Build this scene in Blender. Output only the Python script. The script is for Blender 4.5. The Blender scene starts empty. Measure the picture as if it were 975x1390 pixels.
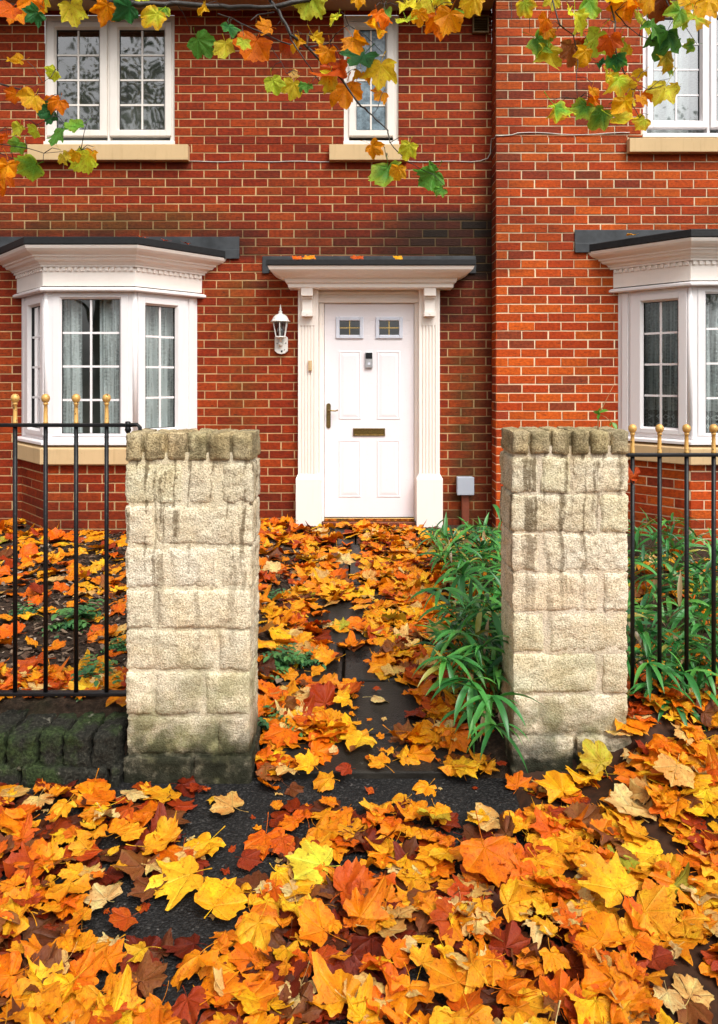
import bpy, bmesh, math, random
from mathutils import Vector, Matrix, noise, Euler
from mathutils.bvhtree import BVHTree
rnd = random.Random(11)
TINTS = [(.99, .99, .99, 1), (.93, .91, .86, 1), (.99, .97, .92, 1), (.88, .87, .83, 1), (.99, .95, .91, 1), (.93, .94, .86, 1)]
PI = math.pi
scene = bpy.context.scene
COL = scene.collection
F, CX, HY, EYE = 976.0, 487.5, 514.0, 1.5

def P(px, py, d):
    return Vector(((px - CX) * d / F, d, EYE - (py - HY) * d / F))
def XX(px, d): return (px - CX) * d / F
def ZZ(py, d): return EYE - (py - HY) * d / F
def lin(c):
    c = c / 255.0
    return c / 12.92 if c <= 0.04045 else ((c + 0.055) / 1.055) ** 2.4
def rgb(r, g, b, k=1.0): return (lin(r) * k, lin(g) * k, lin(b) * k, 1.0)
def mixc(a, b, t): return tuple(a[i] * (1 - t) + b[i] * t for i in range(3)) + (1.0,)
def smooth(a, b, x):
    t = max(0.0, min(1.0, (x - a) / (b - a))); return t * t * (3 - 2 * t)
def fbm(v, o=3): return noise.fractal(v, 1.0, 2.0, o)

# ------------------------------------------------------------------ materials
class NT:
    def __init__(s, name):
        s.m = bpy.data.materials.new(name); s.m.use_nodes = True
        s.t = s.m.node_tree; s.t.nodes.clear()
        s.out = s.t.nodes.new('ShaderNodeOutputMaterial')
    def n(s, typ, **kw):
        nd = s.t.nodes.new('ShaderNode' + typ)
        ins = kw.pop('ins', {})
        for k, v in kw.items(): setattr(nd, k, v)
        for k, v in ins.items():
            if hasattr(v, 'node'): s.t.links.new(v, nd.inputs[k])
            else: nd.inputs[k].default_value = v
        return nd
    def coord(s, kind='Object'): return s.n('TexCoord').outputs[kind]
    def noise(s, scale, vec=None, detail=4, rough=.55, stretch=None):
        vec = vec or s.coord()
        if stretch:
            vec = s.n('Mapping', ins={'Vector': vec, 'Scale': stretch}).outputs[0]
        return s.n('TexNoise', ins={'Vector': vec, 'Scale': scale, 'Detail': detail, 'Roughness': rough}).outputs['Fac']
    def ramp(s, fac, stops):
        r = s.n('ValToRGB', ins={'Fac': fac}); e = r.color_ramp.elements
        while len(e) < len(stops): e.new(0.5)
        for el, (p, c) in zip(e, stops):
            el.position = p; el.color = c if len(c) == 4 else (*c, 1)
        return r.outputs['Color']
    def fac(s, f, a, b, lo=0.0, hi=1.0):
        return s.n('MapRange', ins={0: f, 1: a, 2: b, 3: lo, 4: hi}).outputs[0]
    def mix(s, fac, a, b, mode='MIX'):
        nd = s.n('Mix', data_type='RGBA', blend_type=mode)
        for i, v in ((0, fac), (6, a), (7, b)):
            if hasattr(v, 'node'): s.t.links.new(v, nd.inputs[i])
            else: nd.inputs[i].default_value = v
        return nd.outputs[2]
    def math(s, op, a, b=0.0):
        return s.n('Math', operation=op, ins={0: a, 1: b}).outputs[0]
    def bump(s, h, strength=.5, dist=.01, normal=None):
        ins = {'Height': h, 'Strength': strength, 'Distance': dist}
        if normal: ins['Normal'] = normal
        return s.n('Bump', ins=ins).outputs[0]
    def bsdf(s, col, rough=.7, normal=None, spec=.4, metal=0.0, **kw):
        ins = {'Base Color': col, 'Roughness': rough, 'Specular IOR Level': spec, 'Metallic': metal}
        if normal: ins['Normal'] = normal
        ins.update(kw)
        b = s.n('BsdfPrincipled', ins=ins)
        s.t.links.new(b.outputs[0], s.out.inputs[0]); return b
    def final(s, sh): s.t.links.new(sh, s.out.inputs[0]); return s.m
def white(v): return (v, v, v, 1)

def m_paint(name, col, rough=.4, dirt=.12, spec=.4):
    t = NT(name)
    big = t.noise(3.0, detail=5); fine = t.noise(60, detail=3); streak = t.noise(9, stretch=(3, 3, .35), detail=5)
    c = t.mix(t.fac(big, .35, .75, 0, dirt), col, tuple(x * .72 for x in col[:3]) + (1,))
    c = t.mix(t.fac(streak, .54, .8, 0, dirt * .95), c, (col[0] * .62, col[1] * .56, col[2] * .45, 1))
    sp_ = t.noise(75, detail=5, rough=.7); c = t.mix(t.fac(sp_, .66, .74, 0, dirt * 2.2), c, (col[0] * .4, col[1] * .36, col[2] * .28, 1))
    t.bsdf(c, t.fac(fine, .2, .8, rough - .08, rough + .12), t.bump(t.math('ADD', fine, t.math('MULTIPLY', big, 1.5)), .1, .003), spec)
    return t.m
def m_brick():
    t = NT('brick')
    a = t.n('Attribute', attribute_name='Col').outputs['Color']
    o = t.coord()
    crease = t.noise(9, o, 5, .7, (2.2, 2.2, 13)); mid = t.noise(38, o, 4); fine = t.noise(260, o, 3)
    c = t.mix(t.fac(mid, .35, .68, 0, .8), a, t.mix(1, a, (.52, .46, .42, 1), 'MULTIPLY'))
    c = t.mix(t.fac(crease, .585, .665, 0, .8), c, (.028, .012, .008, 1))
    c = t.mix(t.fac(fine, .58, .8, 0, .35), c, t.mix(1, c, (1.35, 1.3, 1.2, 1), 'MULTIPLY'))
    h = t.math('ADD', t.math('MULTIPLY', crease, -1.2), t.math('MULTIPLY', fine, .35))
    t.bsdf(c, .82, t.bump(h, .55, .006), .25); return t.m
def m_mortar():
    t = NT('mortar')
    a = t.n('Attribute', attribute_name='Col').outputs['Color']
    fine = t.noise(220, detail=4); mid = t.noise(14)
    c = t.mix(t.fac(mid, .4, .75, 0, .45), a, t.mix(1, a, (.6, .55, .46, 1), 'MULTIPLY'))
    c = t.mix(t.fac(fine, .55, .8, 0, .4), c, t.mix(1, c, (.5, .47, .42, 1), 'MULTIPLY'))
    t.bsdf(c, .95, t.bump(fine, .5, .003), .15); return t.m
def m_stone(name, base, dark, soot=0.0, streaks=1.0):
    """rock-faced reconstituted stone: aggregate grain, pits, drip streaks, algae near the ground"""
    t = NT(name)
    o = t.n('NewGeometry').outputs['Position']
    grain = t.noise(150, o, 5, .65); grit = t.n('TexVoronoi', ins={'Vector': o, 'Scale': 170.0}).outputs['Distance']
    mid = t.noise(11, o, 5); 
    c = t.mix(t.fac(grain, .34, .56), tuple(x * .62 for x in dark[:3]) + (1,), base)
    c = t.mix(t.fac(mid, .42, .68, 0, .55), c, t.mix(1, c, (1.0, .9, .74, 1), 'MULTIPLY'))
    c = t.mix(t.fac(grain, .6, .75, 0, .5), c, (min(1, base[0] * 1.4), min(1, base[1] * 1.4), min(1, base[2] * 1.4), 1))
    z = t.n('SeparateXYZ', ins={0: o}).outputs[2]
    wv = t.n('VectorMath', operation='ADD', ins={0: o, 1: t.n('VectorMath', operation='SCALE', ins={0: t.n('TexNoise', ins={'Vector': o, 'Scale': 5.0, 'Detail': 3.0}).outputs['Color'], 'Scale': .045}).outputs[0]}).outputs[0]
    st = t.noise(1.0, wv, 2, .5, (38, 38, .9)); wob = t.noise(50, o, 4, .6)
    sfac = t.math('MULTIPLY', t.fac(t.math('ADD', st, t.math('MULTIPLY', wob, .3)), .69, .80), t.fac(z, .4, .95, 0, 1))
    c = t.mix(t.math('MULTIPLY', sfac, .78 * streaks), c, (.12, .082, .038, 1))
    al = t.noise(7, o, 5)
    af = t.math('MULTIPLY', t.fac(z, .62, .08, 0, 1), t.fac(al, .42, .6, 0, .85))
    c = t.mix(af, c, (.15, .16, .045, 1))
    bf = t.math('MULTIPLY', t.fac(z, .30, .10, 0, 1), t.fac(t.noise(13, o, 5), .33, .55, 0, .9))
    c = t.mix(bf, c, (.02, .024, .012, 1))
    c = t.mix(t.math('MULTIPLY', t.fac(z, .125, .085, 0, 1), t.fac(t.noise(30, o, 4), .25, .5, .45, .93)), c, (.018, .019, .011, 1))
    c = t.mix(t.math('MULTIPLY', t.fac(z, .95, 1.25, 0, .5), t.fac(t.noise(9, o, 4), .4, .6)), c, t.mix(1, c, (.66, .60, .42, 1), 'MULTIPLY'))
    if soot:
        c = t.mix(t.fac(t.noise(14, o, 5), .38, .62, soot * .25, soot), c, (.07, .058, .028, 1))
    h = t.math('ADD', grain, t.math('MULTIPLY', grit, .6))
    tint = t.n('Attribute', attribute_name='Col').outputs['Color']; c = t.mix(1, c, tint, 'MULTIPLY')
    t.bsdf(c, .93, t.bump(h, .6, .006), .18); return t.m
def m_simple(name, col, rough=.5, spec=.4, metal=0.0, bumpy=0.0, var=.25, scale=40):
    t = NT(name); f = t.noise(scale, detail=4)
    c = t.mix(t.fac(f, .35, .7, 0, 1), col, tuple(x * (1 - var) for x in col[:3]) + (1,))
    t.bsdf(c, rough, t.bump(f, bumpy, .004) if bumpy else None, spec, metal); return t.m
def m_glass(name, refl=.14, tint=(.9, .95, .95, 1), rough=.0):
    t = NT(name)
    w = t.noise(1.6, detail=2)
    nb = t.bump(w, .12, .03)
    g = t.n('BsdfGlossy', ins={'Color': white(1), 'Roughness': rough, 'Normal': nb})
    tr = t.n('BsdfTransparent', ins={'Color': tint})
    lw = t.n('Fresnel', ins={'IOR': 1.5, 'Normal': nb}).outputs[0]
    f = t.fac(lw, .04, 1.0, refl, 1.0)
    return t.final(t.n('MixShader', ins={0: f, 1: tr.outputs[0], 2: g.outputs[0]}).outputs[0])
def m_frost():
    t = NT('patterned_glass')
    v = t.n('TexVoronoi', ins={'Vector': t.coord(), 'Scale': 42.0}).outputs['Distance']; n = t.noise(12, detail=6, rough=.7)
    c = t.ramp(n, [(.32, rgb(52, 66, 74)), (.55, rgb(120, 140, 150)), (.75, rgb(190, 205, 215))])
    t.bsdf(c, .12, t.bump(v, .3, .004), .6); return t.m
def m_curtain(name, alpha, lace=False, zlo=1.05):
    t = NT(name)
    o = t.n('NewGeometry').outputs['Position']
    uv = t.n('Attribute', attribute_name='uvw').outputs['Vector']
    d = t.n('BsdfDiffuse', ins={'Color': rgb(232, 236, 234)}); tl = t.n('BsdfTranslucent', ins={'Color': rgb(232, 236, 234)})
    cl = t.n('MixShader', ins={0: .35, 1: d.outputs[0], 2: tl.outputs[0]}).outputs[0]
    f = t.fac(t.noise(55, uv, 3), .35, .65, alpha - .14, alpha + .14)
    s = t.n('SeparateXYZ', ins={0: uv})
    u = s.outputs[0]; v = s.outputs[1]
    # gathers: the cloth lies double in the folds
    gth = t.noise(1.0, uv, 3, .6, (46, 1.2, 1)) if alpha < .9 else None
    if gth: f = t.math('ADD', f, t.fac(gth, .36, .64, -.42, .42))
    # woven flower / diamond motifs: denser and open cells
    du = t.math('ABSOLUTE', t.math('SUBTRACT', t.math('FRACT', t.math('MULTIPLY', u, 15.0)), .5))
    dv = t.math('ABSOLUTE', t.math('SUBTRACT', t.math('FRACT', t.math('MULTIPLY', v, 15.0)), .5))
    dia = t.math('ADD', du, dv)
    if lace:
        band = t.math('LESS_THAN', v, .22)
        ring = t.math('MULTIPLY', t.math('GREATER_THAN', dia, .18), t.math('LESS_THAN', dia, .36))
        f = t.math('ADD', f, t.math('MULTIPLY', band, t.math('SUBTRACT', t.math('MULTIPLY', ring, .62), .34)))
        top = t.math('MULTIPLY', t.math('GREATER_THAN', v, .3), t.math('LESS_THAN', dia, .1))
        f = t.math('ADD', f, t.math('MULTIPLY', top, .3))
    else:
        spot = t.math('GREATER_THAN', t.noise(16, uv, 5, .7), .6)
        f = t.math('ADD', f, t.math('MULTIPLY', spot, .28))
    f = t.n('Clamp', ins={0: f}).outputs[0]
    tr = t.n('BsdfTransparent')
    return t.final(t.n('MixShader', ins={0: f, 1: tr.outputs[0], 2: cl}).outputs[0])
def m_leaf(name, source, translucent=.25, rough=.42):
    t = NT(name)
    if source == 'object':
        oi = t.n('ObjectInfo'); base = oi.outputs['Color']
        off = t.math('MULTIPLY', oi.outputs['Random'], 40.0)
    else:
        base = t.n('Attribute', attribute_name='Col').outputs['Color']; off = 0.0
    uvw = t.n('Attribute', attribute_name='uvw').outputs['Vector']
    if source == 'object':
        uvw2 = t.n('VectorMath', operation='ADD', ins={0: uvw, 1: t.n('CombineXYZ', ins={0: off, 1: off, 2: off}).outputs[0]}).outputs[0]
    else: uvw2 = uvw
    vein = t.n('Attribute', attribute_name='vein').outputs['Fac']
    edge = t.n('Attribute', attribute_name='edge').outputs['Fac']
    n1 = t.noise(1.7, uvw2, 4); n2 = t.noise(9, uvw2, 5, .7); n3 = t.noise(24, uvw2, 3)
    deep = t.mix(1, base, (.84, .52, .34, 1), 'MULTIPLY') if source == 'object' or name == 'fallen_leaf_mass' else t.mix(1, base, (.78, .74, .5, 1), 'MULTIPLY')
    c = t.mix(t.fac(n1, .42, .68, 0, .75), base, deep)
    gold = t.mix(1, base, (1.12, 1.5, 1.25, 1), 'MULTIPLY')
    c = t.mix(t.fac(n1, .46, .3, 0, .7), c, gold)
    c = t.mix(t.math('MULTIPLY', t.fac(edge, .55, 1.0), t.fac(n2, .45, .65, 0, .7)), c, deep)
    c = t.mix(t.fac(n2, .555, .67, 0, .85), c, t.mix(1, base, (.34, .17, .12, 1), 'MULTIPLY'))
    c = t.mix(t.fac(n3, .5, .7, 0, .35), c, t.mix(1, base, (.7, .5, .35, 1), 'MULTIPLY'))
    vf = t.math('POWER', vein, 5.0)
    c = t.mix(t.math('MULTIPLY', vf, .42), c, t.mix(1, base, (1.15, 1.7, 2.2, 1), 'MULTIPLY'))
    wv = t.n('TexWave', wave_type='RINGS', rings_direction='SPHERICAL', ins={'Vector': uvw, 'Scale': 2.6, 'Distortion': 5.0, 'Detail': 2.0, 'Detail Scale': 1.6}).outputs['Fac']
    c = t.mix(t.fac(wv, .86, 1.0, 0, .28), c, t.mix(1, base, (.62, .42, .3, 1), 'MULTIPLY'))
    hgt = t.math('ADD', t.math('MULTIPLY', n3, .35), t.math('ADD', t.math('MULTIPLY', n2, .5), t.math('MULTIPLY', vf, -.5)))
    nb = t.bump(hgt, .7, .008)
    b = t.n('BsdfPrincipled', ins={'Base Color': c, 'Roughness': t.fac(n2, .3, .7, rough - .1, rough + .2), 'Specular IOR Level': .24, 'Normal': nb})
    tl = t.n('BsdfTranslucent', ins={'Color': c})
    return t.final(t.n('MixShader', ins={0: translucent, 1: b.outputs[0], 2: tl.outputs[0]}).outputs[0])
def m_blade(name, translucent=.25):
    t = NT(name)
    base = t.n('Attribute', attribute_name='Col').outputs['Color']
    n = t.noise(30, detail=3)
    c = t.mix(t.fac(n, .35, .7, 0, .4), base, t.mix(1, base, (.55, .6, .5, 1), 'MULTIPLY'))
    b = t.n('BsdfPrincipled', ins={'Base Color': c, 'Roughness': .38, 'Specular IOR Level': .5})
    tl = t.n('BsdfTranslucent', ins={'Color': c})
    return t.final(t.n('MixShader', ins={0: translucent, 1: b.outputs[0], 2: tl.outputs[0]}).outputs[0])
def m_tarmac():
    t = NT('tarmac'); o = t.coord()
    v = t.n('TexVoronoi', ins={'Vector': o, 'Scale': 150.0}); n = t.noise(5, o, 5); f = t.noise(320, o, 2)
    c = t.ramp(v.outputs['Color'], [(0, (.006, .006, .0065)), (.6, (.014, .0135, .0135)), (.88, (.045, .042, .04)), (1, (.16, .15, .14))])
    c = t.mix(t.fac(n, .4, .7, 0, .5), c, (.018, .017, .016, 1))
    h = t.math('ADD', t.math('MULTIPLY', v.outputs['Distance'], -1.0), t.math('MULTIPLY', f, .3))
    t.bsdf(c, t.fac(n, .35, .65, .5, .8), t.bump(h, .9, .006), .22); return t.m
def m_slab():
    t = NT('wet_slab'); o = t.coord()
    n = t.noise(4, o, 6, .6); f = t.noise(120, o, 4); pale = t.noise(26, o, 4)
    c = t.ramp(n, [(.3, (.010, .009, .008)), (.55, (.024, .021, .017)), (.75, (.05, .043, .034))])
    c = t.mix(t.fac(pale, .66, .72, 0, .5), c, (.13, .12, .1, 1))
    t.bsdf(c, t.fac(n, .35, .65, .26, .55), t.bump(t.math('ADD', f, t.math('MULTIPLY', n, 2.0)), .6, .004), .18); return t.m
def m_soil():
    t = NT('soil'); o = t.coord(); n = t.noise(40, o, 6, .7); b = t.noise(3, o, 3)
    c = t.ramp(n, [(.3, (.012, .008, .005)), (.5, (.04, .024, .014)), (.7, (.09, .055, .035))])
    c = t.mix(t.fac(b, .55, .7, 0, .4), c, (.03, .035, .012, 1))
    t.bsdf(c, .9, t.bump(n, 1.0, .02), .25); return t.m
def m_attr(name, rough=.7, spec=.3, bumpy=.3, scale=60):
    t = NT(name); a = t.n('Attribute', attribute_name='Col').outputs['Color']; n = t.noise(scale)
    c = t.mix(t.fac(n, .35, .7, 0, .45), a, t.mix(1, a, (.5, .48, .45, 1), 'MULTIPLY'))
    t.bsdf(c, rough, t.bump(n, bumpy, .004), spec); return t.m
def m_moss():
    t = NT('mossy_stone'); o = t.n('NewGeometry').outputs['Position']
    n = t.noise(7, o, 5, .6); g = t.noise(85, o, 5, .7); p = t.noise(26, o, 4)
    c = t.ramp(g, [(.32, (.008, .008, .006)), (.55, (.028, .027, .02)), (.78, (.11, .105, .08))])
    c = t.mix(t.fac(n, .46, .6, 0, .85), c, t.mix(t.fac(g, .35, .65), (.01, .018, .006, 1), (.055, .085, .025, 1)))
    c = t.mix(t.fac(p, .67, .73, 0, .5), c, (.32, .3, .23, 1))
    t.bsdf(c, .9, t.bump(g, 1.0, .012), .2); return t.m
def m_gold():
    t = NT('worn_gold_paint'); o = t.coord(); n = t.noise(60, t.n('NewGeometry').outputs['Position'], 5, .65)
    f = t.fac(n, .60, .64)
    c = t.mix(f, rgb(214, 166, 92), (.02, .018, .012, 1))
    t.bsdf(c, .42, t.bump(n, .25, .003), .5, .25); return t.m

MT = {}
MT['brick'] = m_brick(); MT['mortar'] = m_mortar()
MT['pvc'] = m_paint('white_upvc', rgb(243, 238, 238, .93), .32, .10)
MT['pvc_old'] = m_paint('cream_upvc', rgb(242, 234, 224, .92), .36, .2)
MT['cornice'] = m_paint('cream_cornice_paint', rgb(250, 240, 231, .96), .42, .11)
MT['door'] = m_paint('door_paint', rgb(246, 240, 243, .93), .3, .05)
MT['sill'] = m_paint('cast_stone_sill', rgb(208, 178, 134), .8, .45, .2)
MT['lead'] = m_simple('lead_sheet', (.055, .06, .066, 1), .55, .4, .25, .25, .5, 9)
MT['felt'] = m_simple('roof_felt', (.012, .012, .013, 1), .6, .35, 0, .3, .4, 40)
MT['glass'] = m_glass('window_glass', .10)
MT['glass_up'] = m_glass('upper_window_glass', .22, rough=.022)
MT['frost'] = m_frost()
MT['room'] = m_simple('room_plaster', (.20, .20, .17, 1), .9, .1, 0, 0, .3, 3)
MT['room_light'] = m_simple('room_plaster_pale', (.5, .5, .5, 1), .9, .1, 0, 0, .2, 3)
MT['gasket'] = m_simple('black_gasket', (.008, .008, .008, 1), .6)
MT['net'] = m_curtain('net_voile', .86); MT['lace'] = m_curtain('lace_voile', .72, True); MT['sheer'] = m_curtain('sheer_voile', .93)
MT['brass'] = m_simple('aged_brass', (.30, .21, .085, 1), .35, .5, .85, .1, .35, 60)
MT['brass_bright'] = m_simple('bright_brass', (.75, .5, .17, 1), .09, .5, .95, .05, .25, 60)
MT['grey_frame'] = m_paint('pale_grey_plastic', rgb(214, 218, 230), .4, .06)
MT['black'] = m_simple('black_plastic', (.006, .006, .007, 1), .25, .5)
MT['silver'] = m_simple('satin_silver', (.55, .55, .56, 1), .35, .5, .6)
MT['lantern'] = m_paint('white_enamel', rgb(232, 230, 224), .35, .2)
MT['grey_box'] = m_paint('grey_plastic', rgb(164, 172, 184), .5, .15)
MT['pipe'] = m_simple('brown_plastic_pipe', (.20, .055, .03, 1), .4, .4)
MT['cable'] = m_simple('white_cable', (.62, .58, .52, 1), .5)
MT['iron'] = m_simple('black_gloss_iron', (.006, .006, .007, 1), .42, .3, 0, .4, .3, 70)
MT['gold'] = m_gold()
MT['stone'] = m_stone('pale_rockfaced_stone', (.82, .735, .575, 1), (.58, .50, .35, 1))
MT['coping'] = m_stone('sooty_coping_stone', (.74, .62, .40, 1), (.36, .28, .16, 1), .62, .5)
MT['pmortar'] = m_stone('pillar_mortar', (.82, .72, .58, 1), (.9, .78, .62, 1), 0, .9)
MT['moss'] = m_moss()
MT['tarmac'] = m_tarmac(); MT['slab'] = m_slab(); MT['soil'] = m_soil()
MT['chips'] = m_attr('bark_chip', .75); MT['blade'] = m_blade('bamboo_blade'); MT['cane'] = m_attr('cane', .5)
MT['leaf'] = m_leaf('fallen_leaf_object', 'object', .12); MT['leaves'] = m_leaf('fallen_leaf_mass', 'attr', .12)
MT['hang'] = m_leaf('hanging_leaf', 'attr', .55, .4)
MT['bark'] = m_simple('wet_bark', (.035, .028, .022, 1), .55, .45, 0, .7, .6, 50)
MT['stalk'] = m_simple('leaf_stalk', (.45, .25, .10, 1), .5)
MT['litter'] = m_simple('leaf_litter', (.05, .018, .006, 1), .8, .3, 0, .8, .6, 30)
MT['soffit'] = m_paint('soffit_board', rgb(170, 140, 112), .6, .3)
MT['tile'] = m_simple('roof_tile', (.12, .05, .03, 1), .8, .2, 0, .4, .5, 12)
MT['vent'] = m_paint('brown_vent', rgb(116, 92, 56), .6, .3)
MT['treeleaf'] = m_blade('tree_foliage', .35)
MT['kerb'] = m_simple('concrete_kerb', (.22, .21, .19, 1), .85, .2, 0, .4, .4, 30)

# ------------------------------------------------------------------ mesh builder
class MB:
    def __init__(s, T=None):
        s.v = []; s.f = []; s.mi = []; s.c = []; s.a = {'vein': [], 'edge': [], 'uvw': []}; s.T = T or (lambda u, n, z: (u, n, z)); s.mats = []
    def mat(s, m):
        if m not in s.mats: s.mats.append(m)
        return s.mats.index(m)
    def vert(s, p, c=None):
        s.v.append(tuple(p)); s.c.append(c or (1, 1, 1, 1)); return len(s.v) - 1
    def face(s, idx, m=None): s.f.append(tuple(idx)); s.mi.append(s.mat(m) if m else 0)
    def quad(s, pts, m=None, c=None): s.face([s.vert(s.T(*p), c) for p in pts], m)
    def box(s, u0, u1, n0, n1, z0, z1, m=None, c=None):
        b = len(s.v)
        for z in (z0, z1):
            for (u, n) in ((u0, n0), (u1, n0), (u1, n1), (u0, n1)): s.vert(s.T(u, n, z), c)
        for q in ((0, 3, 2, 1), (4, 5, 6, 7), (0, 1, 5, 4), (1, 2, 6, 5), (2, 3, 7, 6), (3, 0, 4, 7)): s.face([b + i for i in q], m)
    def ring(s, u0, u1, z0, z1, w, n0, n1, m=None):
        """rectangular frame of four butted bars"""
        s.box(u0, u0 + w, n0, n1, z0, z1, m); s.box(u1 - w, u1, n0, n1, z0, z1, m)
        s.box(u0 + w, u1 - w, n0, n1, z0, z0 + w, m); s.box(u0 + w, u1 - w, n0, n1, z1 - w, z1, m)
    def bead(s, u0, u1, z0, z1, w, n_out, n_in, m=None):
        """mitred sloping bead from the outer rectangle at depth n_out to the inner one at n_in"""
        o = [(u0, z0), (u1, z0), (u1, z1), (u0, z1)]; i = [(u0 + w, z0 + w), (u1 - w, z0 + w), (u1 - w, z1 - w), (u0 + w, z1 - w)]
        for k in range(4):
            a, b = o[k], o[(k + 1) % 4]; c, d = i[(k + 1) % 4], i[k]
            s.quad([(a[0], n_out, a[1]), (b[0], n_out, b[1]), (c[0], n_in, c[1]), (d[0], n_in, d[1])], m)
    def tube(s, pts, rad, seg=8, m=None, c=None, cap=True):
        pts = [Vector(p) for p in pts]; n = len(pts)
        rads = rad if isinstance(rad, (list, tuple)) else [rad] * n
        rings = []; side = None
        for i, p in enumerate(pts):
            d = (pts[min(i + 1, n - 1)] - pts[max(i - 1, 0)]).normalized()
            if side is None:
                side = d.cross(Vector((0, 0, 1)) if abs(d.z) < .9 else Vector((1, 0, 0))).normalized()
            else:
                side = (side - d * side.dot(d)).normalized()
            up = d.cross(side)
            rings.append([s.vert(p + (side * math.cos(2 * PI * k / seg) + up * math.sin(2 * PI * k / seg)) * rads[i], c) for k in range(seg)])
        for a, b in zip(rings, rings[1:]):
            for k in range(seg): s.face((a[k], a[(k + 1) % seg], b[(k + 1) % seg], b[k]), m)
        if cap:
            s.face(rings[0][::-1], m); s.face(rings[-1], m)
    def lathe(s, origin, prof, seg=16, m=None, phase=0):
        o = Vector(origin); rings = []
        for r, z in prof:
            rings.append([s.vert(o + Vector((r * math.cos(2 * PI * k / seg + phase), r * math.sin(2 * PI * k / seg + phase), z))) for k in range(seg)])
        for a, b in zip(rings, rings[1:]):
            for k in range(seg): s.face((a[k], a[(k + 1) % seg], b[(k + 1) % seg], b[k]), m)
        s.face(rings[0][::-1], m); s.face(rings[-1], m)
    def obj(s, name, m=None, parent=None, smooth_=False, bevel=0, recalc=True, loc=None):
        me = bpy.data.meshes.new(name)
        vs = s.v
        if loc: vs = [(x - loc[0], y - loc[1], z - loc[2]) for x, y, z in vs]
        me.from_pydata(vs, [], s.f)
        for mm in (s.mats or [m]): me.materials.append(MT[mm] if isinstance(mm, str) else mm)
        if len(s.mats) > 1: me.polygons.foreach_set('material_index', s.mi)
        if any(c != (1, 1, 1, 1) for c in s.c):
            at = me.color_attributes.new('Col', 'FLOAT_COLOR', 'POINT')
            at.data.foreach_set('color', [x for c in s.c for x in c])
        for k in ('vein', 'edge'):
            if s.a[k]: me.attributes.new(k, 'FLOAT', 'POINT').data.foreach_set('value', s.a[k])
        if s.a['uvw']: me.attributes.new('uvw', 'FLOAT_VECTOR', 'POINT').data.foreach_set('vector', [x for c in s.a['uvw'] for x in c])
        if recalc:
            bm = bmesh.new(); bm.from_mesh(me); bmesh.ops.recalc_face_normals(bm, faces=bm.faces); bm.to_mesh(me); bm.free()
        if smooth_: me.polygons.foreach_set('use_smooth', [True] * len(me.polygons))
        o = bpy.data.objects.new(name, me); COL.objects.link(o)
        if loc: o.location = loc
        if parent:
            o.parent = parent
            if parent.type == 'EMPTY' or parent.parent: pass
            o.matrix_parent_inverse = parent_inv(parent)
        if bevel:
            b = o.modifiers.new('bevel', 'BEVEL'); b.width = bevel; b.segments = 2; b.limit_method = 'ANGLE'; b.angle_limit = math.radians(40)
        return o
def world_of(o):
    m = Matrix.Translation(o.location) @ o.rotation_euler.to_matrix().to_4x4()
    return (world_of(o.parent) @ o.matrix_parent_inverse @ m) if o.parent else m
def parent_inv(p): return world_of(p).inverted()
def tag(o, label=None, cat=None, group=None, kind=None):
    for k, v in (('label', label), ('category', cat), ('group', group), ('kind', kind)):
        if v: o[k] = v
    return o
def thing(name, label, cat, loc, group=None):
    o = bpy.data.objects.new(name, None); COL.objects.link(o); o.location = loc; o.empty_display_size = .1
    return tag(o, label, cat, group)

# ------------------------------------------------------------------ the house
DW, DG = 6.3, 6.105              # main wall face, wing wall face
XC = 1.162                       # the wing's corner
house = thing('brick_house', 'red brick house with white front door, bay windows and a projecting wing', 'house', (0, DW, .2))

def stain_shade(x, z, wing):
    """dirt and algae with a place of their own on the wall: (darkness, green) 0..1"""
    n = fbm(Vector((x * 2.2, z * 3.0, 3.1)), 3); n2 = fbm(Vector((x * 5, z * 1.2, 9.0)), 3)
    dark = green = 0.0
    if not wing:
        px, py = CX + x * F / DW, HY - (z - EYE) * F / DW
        if 278 < py < 320 and px < 300: green = max(green, (.75 if 40 < px < 270 else .4) * smooth(278, 290, py) * (.65 + .6 * n))
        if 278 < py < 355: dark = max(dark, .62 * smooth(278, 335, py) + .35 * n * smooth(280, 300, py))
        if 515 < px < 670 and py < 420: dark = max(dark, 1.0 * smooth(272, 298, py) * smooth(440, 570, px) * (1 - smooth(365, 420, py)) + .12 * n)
        if 300 < px < 372 and 380 < py < 640: green = max(green, .75 * (1 - abs(px - 326 - 8 * n2) / 22) * (1 - smooth(480, 640, py) * .6))
        if 598 < px < 662 and py > 440: 
            k = max(0, 1 - abs(px - 632 - 10 * n2) / 27) * smooth(440, 500, py)
            green = max(green, .9 * k); dark = max(dark, .62 * k)
        if px > 640 and py > 240: dark = max(dark, .55 * smooth(636, 668, px))  # the wing's shade in the inner corner, painted into the wall colour
        if 575 < px < 672 and 365 < py < 500: dark = max(dark, .62 * (1 - smooth(420, 500, py)) + .2 * n)
        if py > 640: dark = max(dark, .45 * smooth(640, 710, py) + .25 * n)
        if 340 < px < 372 and 300 < py < 400: dark = max(dark, .25)
    else:
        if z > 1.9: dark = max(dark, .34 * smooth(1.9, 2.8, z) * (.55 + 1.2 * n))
        if z < .75: dark = max(dark, .42 * smooth(.75, .2, z) * (.7 + n))
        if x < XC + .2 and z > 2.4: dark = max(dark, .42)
    return max(0, min(1, dark)), max(0, min(.85, green))

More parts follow.
